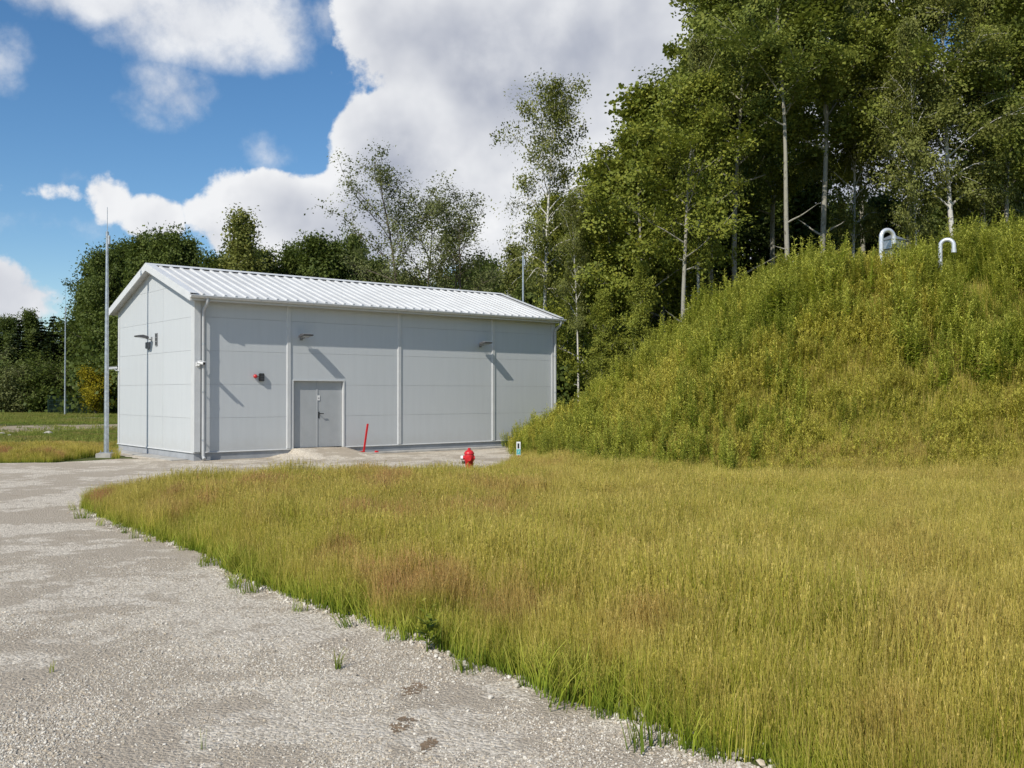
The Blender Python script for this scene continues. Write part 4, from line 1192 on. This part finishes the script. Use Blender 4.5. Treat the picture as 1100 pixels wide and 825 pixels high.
def scatter(name, P, protos, scale, tilt, seed, label=None, cat=None, kind='stuff', xy=None):
    """one object: protos instanced on points"""
    r = np.random.default_rng(seed); n_ = len(P)
    me = bpy.data.meshes.new(name); me.vertices.add(n_); me.vertices.foreach_set('co', np.ascontiguousarray(P, np.float32).ravel())
    rot = np.c_[r.normal(size=(n_, 2)) * tilt, r.uniform(0, 6.28, n_)]
    sz = np.broadcast_to(scale, n_); sxy = sz if xy is None else sz * xy
    a = me.attributes.new('rot', 'FLOAT_VECTOR', 'POINT'); a.data.foreach_set('vector', rot.astype(np.float32).ravel())
    a = me.attributes.new('scl', 'FLOAT_VECTOR', 'POINT'); a.data.foreach_set('vector', np.c_[sxy, sxy, sz].astype(np.float32).ravel())
    a = me.attributes.new('pick', 'INT', 'POINT'); a.data.foreach_set('value', r.integers(0, len(protos), n_).astype(np.int32))
    me.update()
    o = bpy.data.objects.new(name, me); COL.objects.link(o); tag(o, label, cat, kind=kind)
    for p_ in protos: pass
    c = bpy.data.collections.new(name + '_source')
    for p_ in protos: c.objects.link(p_)
    ng = bpy.data.node_groups.new(name, 'GeometryNodeTree')
    ng.interface.new_socket('Geometry', in_out='INPUT', socket_type='NodeSocketGeometry')
    ng.interface.new_socket('Geometry', in_out='OUTPUT', socket_type='NodeSocketGeometry')
    N = ng.nodes.new; Lk = ng.links.new
    gi, go = N('NodeGroupInput'), N('NodeGroupOutput')
    ci = N('GeometryNodeCollectionInfo'); ci.inputs['Collection'].default_value = c
    ci.inputs['Separate Children'].default_value = True; ci.inputs['Reset Children'].default_value = True
    ip = N('GeometryNodeInstanceOnPoints'); ip.inputs['Pick Instance'].default_value = True
    def na(nm, ty):
        k = N('GeometryNodeInputNamedAttribute'); k.data_type = ty; k.inputs['Name'].default_value = nm
        return [s for s in k.outputs if s.enabled and s.name == 'Attribute'][0]
    e2r = N('FunctionNodeEulerToRotation')
    Lk(na('rot', 'FLOAT_VECTOR'), e2r.inputs[0]); Lk(e2r.outputs[0], ip.inputs['Rotation'])
    Lk(na('scl', 'FLOAT_VECTOR'), ip.inputs['Scale']); Lk(na('pick', 'INT'), ip.inputs['Instance Index'])
    Lk(gi.outputs[0], ip.inputs['Points']); Lk(ci.outputs[0], ip.inputs['Instance']); Lk(ip.outputs[0], go.inputs[0])
    md = o.modifiers.new('scatter', 'NODES'); md.node_group = ng
    return o


ISL = np.array(ISLAND)
def isl_dist(P): return poly_dist(P, ISLAND)
def in_view(P, margin=1.2): return np.abs(P[:, 0]) < P[:, 1] * 0.545 + margin


def in_poly(P, poly):
    poly = np.asarray(poly); x, y = P[:, 0], P[:, 1]; c = np.zeros(len(P), bool); j = len(poly) - 1
    for i in range(len(poly)):
        xi, yi = poly[i]; xj, yj = poly[j]
        m = ((yi > y) != (yj > y)) & (x < (xj - xi) * (y - yi) / (yj - yi + 1e-12) + xi); c ^= m; j = i
    return c
ISLP = [tuple(v) for v in isl] + [(45, 38), (45, 0.5)]

def line_dist(P, line):
    return np.abs(poly_dist(P, line))

# meadow on the flat between road and mound
g_protos = [blade_proto('grass_clump', 100 + i, 72, 0.17, 0.22, 0.70, 0.0052, M['grass'], head=0.35, lean=0.22) for i in range(8)]
r = np.random.default_rng(21)
N0 = 60000
P = np.c_[r.uniform(-9, 16, N0), r.uniform(3.0, 28, N0)]
mh = mound_h(P)
ok = in_poly(P, ISLP) & in_view(P) & (mh < 1.0)
P = P[ok]; de = line_dist(P, ISLAND)
keep = r.random(len(P)) < np.clip(0.7 + 0.9 * de, 0, 1) * np.clip(0.35 + 1.3 * vnoise(P, 0.3, 41), 0, 1)
P = P[keep]; de = de[keep]
zz = np.maximum(mound_h(P), 0) - 0.01
sc_ = (0.46 + 0.42 * np.clip(de / 1.4, 0, 1)) * r.uniform(0.8, 1.15, len(P)) * (0.72 + 0.3 * vnoise(P, 1.7, 5) + 0.42 * vnoise(P, 0.4, 6))
sc_ *= np.clip(1.0 - (P[:, 1] - 14) * 0.03, 0.78, 1.14)
wid = 1.0 + np.clip((P[:, 1] - 8) / 14, 0, 1) * 0.5
scatter('meadow_grass', np.c_[P, zz], g_protos, sc_, 0.10, 31, 'tall ripening reddish gold meadow grass beside the gravel', 'grass', xy=wid)
# greener short growth along the gravel edge
e_protos = [blade_proto('edge_clump', 140 + i, 26, 0.09, 0.10, 0.30, 0.008, M['edge_grass'], head=0.0, lean=0.6) for i in range(5)]
N0 = 60000
P = np.c_[r.uniform(-9, 6, N0), r.uniform(3.0, 22, N0)]
de = line_dist(P, isl); 
ok = in_view(P) & ((in_poly(P, ISLP) & (de < 0.85)) | (de < 0.05) | ((de < 0.32) & (r.random(N0) < 0.05))) & (r.random(N0) < 0.75 * (vnoise(P, 0.6, 8) > 0.12))
P = P[ok]
scatter('verge_grass', np.c_[P, np.zeros(len(P))], e_protos, r.uniform(0.6, 1.15, len(P)) * (0.75 + 0.5 * vnoise(P, 0.7, 12)), 0.16, 32, 'short bright green grass along the gravel edge', 'grass')

# weeds on the mound
w_protos = [blade_proto('weed_clump', 200 + i, 4, 0.10, 0.6, 1.35, 0.012, M['weed'], leafy=40, leafw=0.036, leafl=0.15, lean=0.14, flower=0.9) for i in range(6)]
d_protos = [blade_proto('dry_weed_clump', 220 + i, 7, 0.14, 0.45, 1.05, 0.010, M['dryweed'], leafy=20, leafw=0.022, leafl=0.09, lean=0.14, flower=0.8) for i in range(6)]
N0 = 30000
P = np.c_[r.uniform(-1, 24, N0), r.uniform(17.5, 37, N0)]
dt = poly_dist(P, TOE); mh = mound_h(P)
ok = (dt > -0.5) & in_view(P, 1.5) & (r.random(N0) < np.clip((dt + 0.6 + (vnoise(P, 1.1, 44) - 0.5) * 2.2) / 1.3, 0, 1))
P, dt, mh = P[ok], dt[ok], mh[ok]
mixn = mh / 5.0 + (vnoise(P, 2.0, 14) - 0.5) * 1.3 - 0.12 * np.clip((P[:, 0] - 2) / 8, 0, 1) + 0.62 * np.clip((6.5 - P[:, 0]) / 5, 0, 1)
green = r.random(len(P)) < np.clip((mixn - 0.30) / 0.45, 0.04, 0.96)
vents = [at(1018, 26.3)]
close = np.min([np.hypot((P[:, 0] - q.x) * 1.3, np.maximum(np.abs(P[:, 1] - q.y + 1.6) - 1.6, 0)) for q in vents], axis=0)
clearing = (np.hypot(P[:, 0] - 9.9, P[:, 1] - 21.8) < 0.7) & (r.random(len(P)) < 0.7)
rs = r.random(len(P))
A = green & (rs < 0.42) & ~clearing; Bm = (~green) & (rs < 0.95) & ~clearing
hgt = (0.72 + 0.40 * np.clip(mh / 3.5, 0, 1)) * np.clip(0.72 + dt / 4, 0.6, 1)
hgt *= (0.46 + 0.46 * vnoise(P, 1.3, 15) + 0.66 * vnoise(P, 0.4, 16))
hgt *= np.clip(0.42 + close * 0.4, 0.42, 1)
hgt = np.where(green, hgt * 1.12, hgt) * (1 + 0.22 * np.clip((4.0 - P[:, 0]) / 3, 0, 1))
scatter('mound_weeds', np.c_[P[A], np.maximum(mh[A], 0) - 0.04], w_protos, (hgt * r.uniform(0.8, 1.2, len(P)))[A], 0.09, 33, 'tall leafy green weeds covering the upper mound', 'weeds')
scatter('ripening_weeds', np.c_[P[Bm], np.maximum(mh[Bm], 0) - 0.04], d_protos, (hgt * r.uniform(0.75, 1.15, len(P)))[Bm], 0.10, 34, 'yellowing thin-stemmed weeds covering the lower mound slope', 'weeds')
N0 = 26000
P = np.c_[r.uniform(-1, 24, N0), r.uniform(17.5, 30, N0)]
dt = poly_dist(P, TOE); mh = mound_h(P); ok = (dt > 1.5) & in_view(P, 1.5) & (mh < 4.5) & (r.random(N0) < 0.8)
P, mh = P[ok], mh[ok]
scatter('mound_grass', np.c_[P, mh - 0.03], g_protos2 if False else [blade_proto('grass_clump', 160 + i, 34, 0.18, 0.30, 0.66, 0.010, M['grass'], head=0.3, lean=0.2) for i in range(4)], r.uniform(0.6, 1.05, len(P)), 0.10, 35, 'dry grass between the weeds on the mound slope', 'grass')

# far field on the left
f_protos = [blade_proto('field_clump', 300 + i, 44, 0.45, 0.05, 0.17, 0.026, M['field'], head=0.0, lean=0.5) for i in range(4)]
N0 = 26000
dd = 33 + (95 - 33) * r.random(N0) ** 1.2
P = np.c_[(r.uniform(-40, 135, N0) - CX) / F * dd, dd]
py = HZ + F * CAMZ / P[:, 1]; px = CX + F * P[:, 0] / P[:, 1]
def bl(P):  # building-frame coordinates
    q = P - np.array([C0.x, C0.y]); return q @ np.array([U.x, U.y]), q @ np.array([Vv.x, Vv.y])
bx_, by_ = bl(P)
inl = in_poly(P, [tuple(v) for v in lf_edge] + [(-10, 120), (-90, 120)])
track = ((py > 455.0) & (py < 467.0 - 0.04 * px)) | ((py > 448.2) & (py < 451.5) & (px > 55))
ok = inl & ((bx_ < -0.6) | (by_ > BW + 1.2)) & (~track | (r.random(N0) < 0.02)) & (r.random(N0) < 0.9)
P = P[ok]
s_ = r.uniform(0.7, 1.2, len(P)) * (0.6 + 0.7 * vnoise(P, 6, 20))
scatter('field_grass', np.c_[P, np.zeros(len(P))], f_protos, s_, 0.12, 36, 'green rough grass of the far field', 'grass')
N0 = 7000
dd = 26.9 + 13 * r.random(N0) ** 1.2
P = np.c_[(r.uniform(-40, 128, N0) - CX) / F * dd, dd]
bx_, by_ = bl(P)
ok = in_poly(P, [tuple(v) for v in lf_edge] + [(-10, 120), (-90, 120)]) & ((bx_ < -0.75) | (by_ > BW + 1.2))
P = P[ok]
mp0 = at(114.5, 29.7)
P = P[~((np.abs(P[:, 0] - mp0.x) < 0.55) & (P[:, 1] > 27.2) & (P[:, 1] < 30.2))]
near = np.clip((P[:, 1] - 26.9) / 1.0, 0.45, 1)
scatter('field_edge_grass', np.c_[P, np.zeros(len(P))], [blade_proto('grass_clump', 180 + i, 44, 0.2, 0.30, 0.62, 0.012, M['grass'], head=0.35, lean=0.25) for i in range(4)], r.uniform(0.35, 0.75, len(P)) * near * np.clip(1 - (P[:, 1] - 31) / 9, 0.3, 1) * (0.55 + 0.7 * vnoise(P, 0.8, 51)), 0.10, 37, 'dry reddish gold grass strip at the near edge of the far field', 'grass')

# loose stone on the gravel: fine near the viewer, coarser along the verge
s_protos = []
for i in range(6):
    me = stone_mesh('chip', 400 + i, 1.0, 0.8, 0.62, 1); me.materials.append(mat_plain('stone_chip', [(0.52, 0.47, 0.385), (0.66, 0.61, 0.52), (0.40, 0.355, 0.29), (0.53, 0.45, 0.34), (0.72, 0.67, 0.58), (0.46, 0.41, 0.34)][i], 0.95, var=0.2, scale=30, spec=0.2))
    s_protos.append(bpy.data.objects.new('chip', me))
N0 = 230000
dd = 4.4 / (1 - 0.62 * r.random(N0))
P = np.c_[r.uniform(-0.58, 0.34, N0) * dd, dd]
ok = ~in_poly(P, ISLP)
P = P[ok]
loose = vnoise(P, 0.9, 30) * 0.6 + vnoise(P, 0.3, 31) * 0.4
P = P[r.random(len(P)) < np.clip((loose - 0.25) * 2.0, 0.06, 1)]
sz = 0.0055 * np.exp(r.normal(size=len(P)) * 0.38)
scatter('loose_gravel', np.c_[P, 0.004 + sz * 0.25], s_protos, sz, 0.5, 38, 'loose pale crushed stone strewn over the gravel yard', 'gravel')
N0 = 24000
k = r.integers(0, len(isl) - 1, N0); q = np.array([tuple(v) for v in isl]); u = r.random(N0)[:, None]
P = q[k] * (1 - u) + q[k + 1] * u + np.c_[r.normal(size=N0), r.normal(size=N0)] * 0.11
P = P[(P[:, 1] > 4.2) & (P[:, 1] < 22) & (vnoise(P, 0.5, 33) > 0.3)]
sz = 0.010 * np.exp(r.normal(size=len(P)) * 0.5)
scatter('verge_stones', np.c_[P, 0.004 + sz * 0.3], s_protos, sz, 0.5, 39, 'coarser pale stones along the edge of the grass', 'gravel')

# single tufts on the gravel
def tuft(px, py, h, label, n_=22, mat='edge_grass', lean=0.7, rad=0.03, name='grass_tuft', leafy=0, **kw):
    c = pg(px, py); o = blade_proto(name, int(px), n_, rad, h * 0.5, h, 0.006, M[mat], lean=lean, leafy=leafy, **kw)
    COL.objects.link(o); o.location = (c.x, c.y, 0.0); tag(o, label, 'plant')
tuft(364, 718, 0.17, 'small spiky green grass tuft alone on the gravel', 24, lean=1.1)
tuft(234, 603, 0.12, 'tiny grass tuft on gravel near the meadow edge', 16)
tuft(218, 805, 0.16, 'thin wispy weed sprig on the gravel beside a dark scuff', 5, lean=0.4)
tuft(54, 722, 0.10, 'small faint weed sprig on the open gravel', 6, lean=0.5)
tuft(455, 700, 0.48, 'leafy bright green weed at the edge of the meadow grass', 3, 'edge_grass', 0.25, 0.04, 'leafy_weed', 9, leafw=0.06, leafl=0.17)
tuft(556, 500, 0.75, 'dark bent dry stem beside the marker plate', 2, 'weed', 0.5, 0.03, 'dry_stem', 6, leafw=0.02, leafl=0.12)
tuft(644, 712, 0.5, 'leafy green weed rising from the reddish grass', 3, 'edge_grass', 0.25, 0.04, 'leafy_weed', 9, leafw=0.05, leafl=0.15)
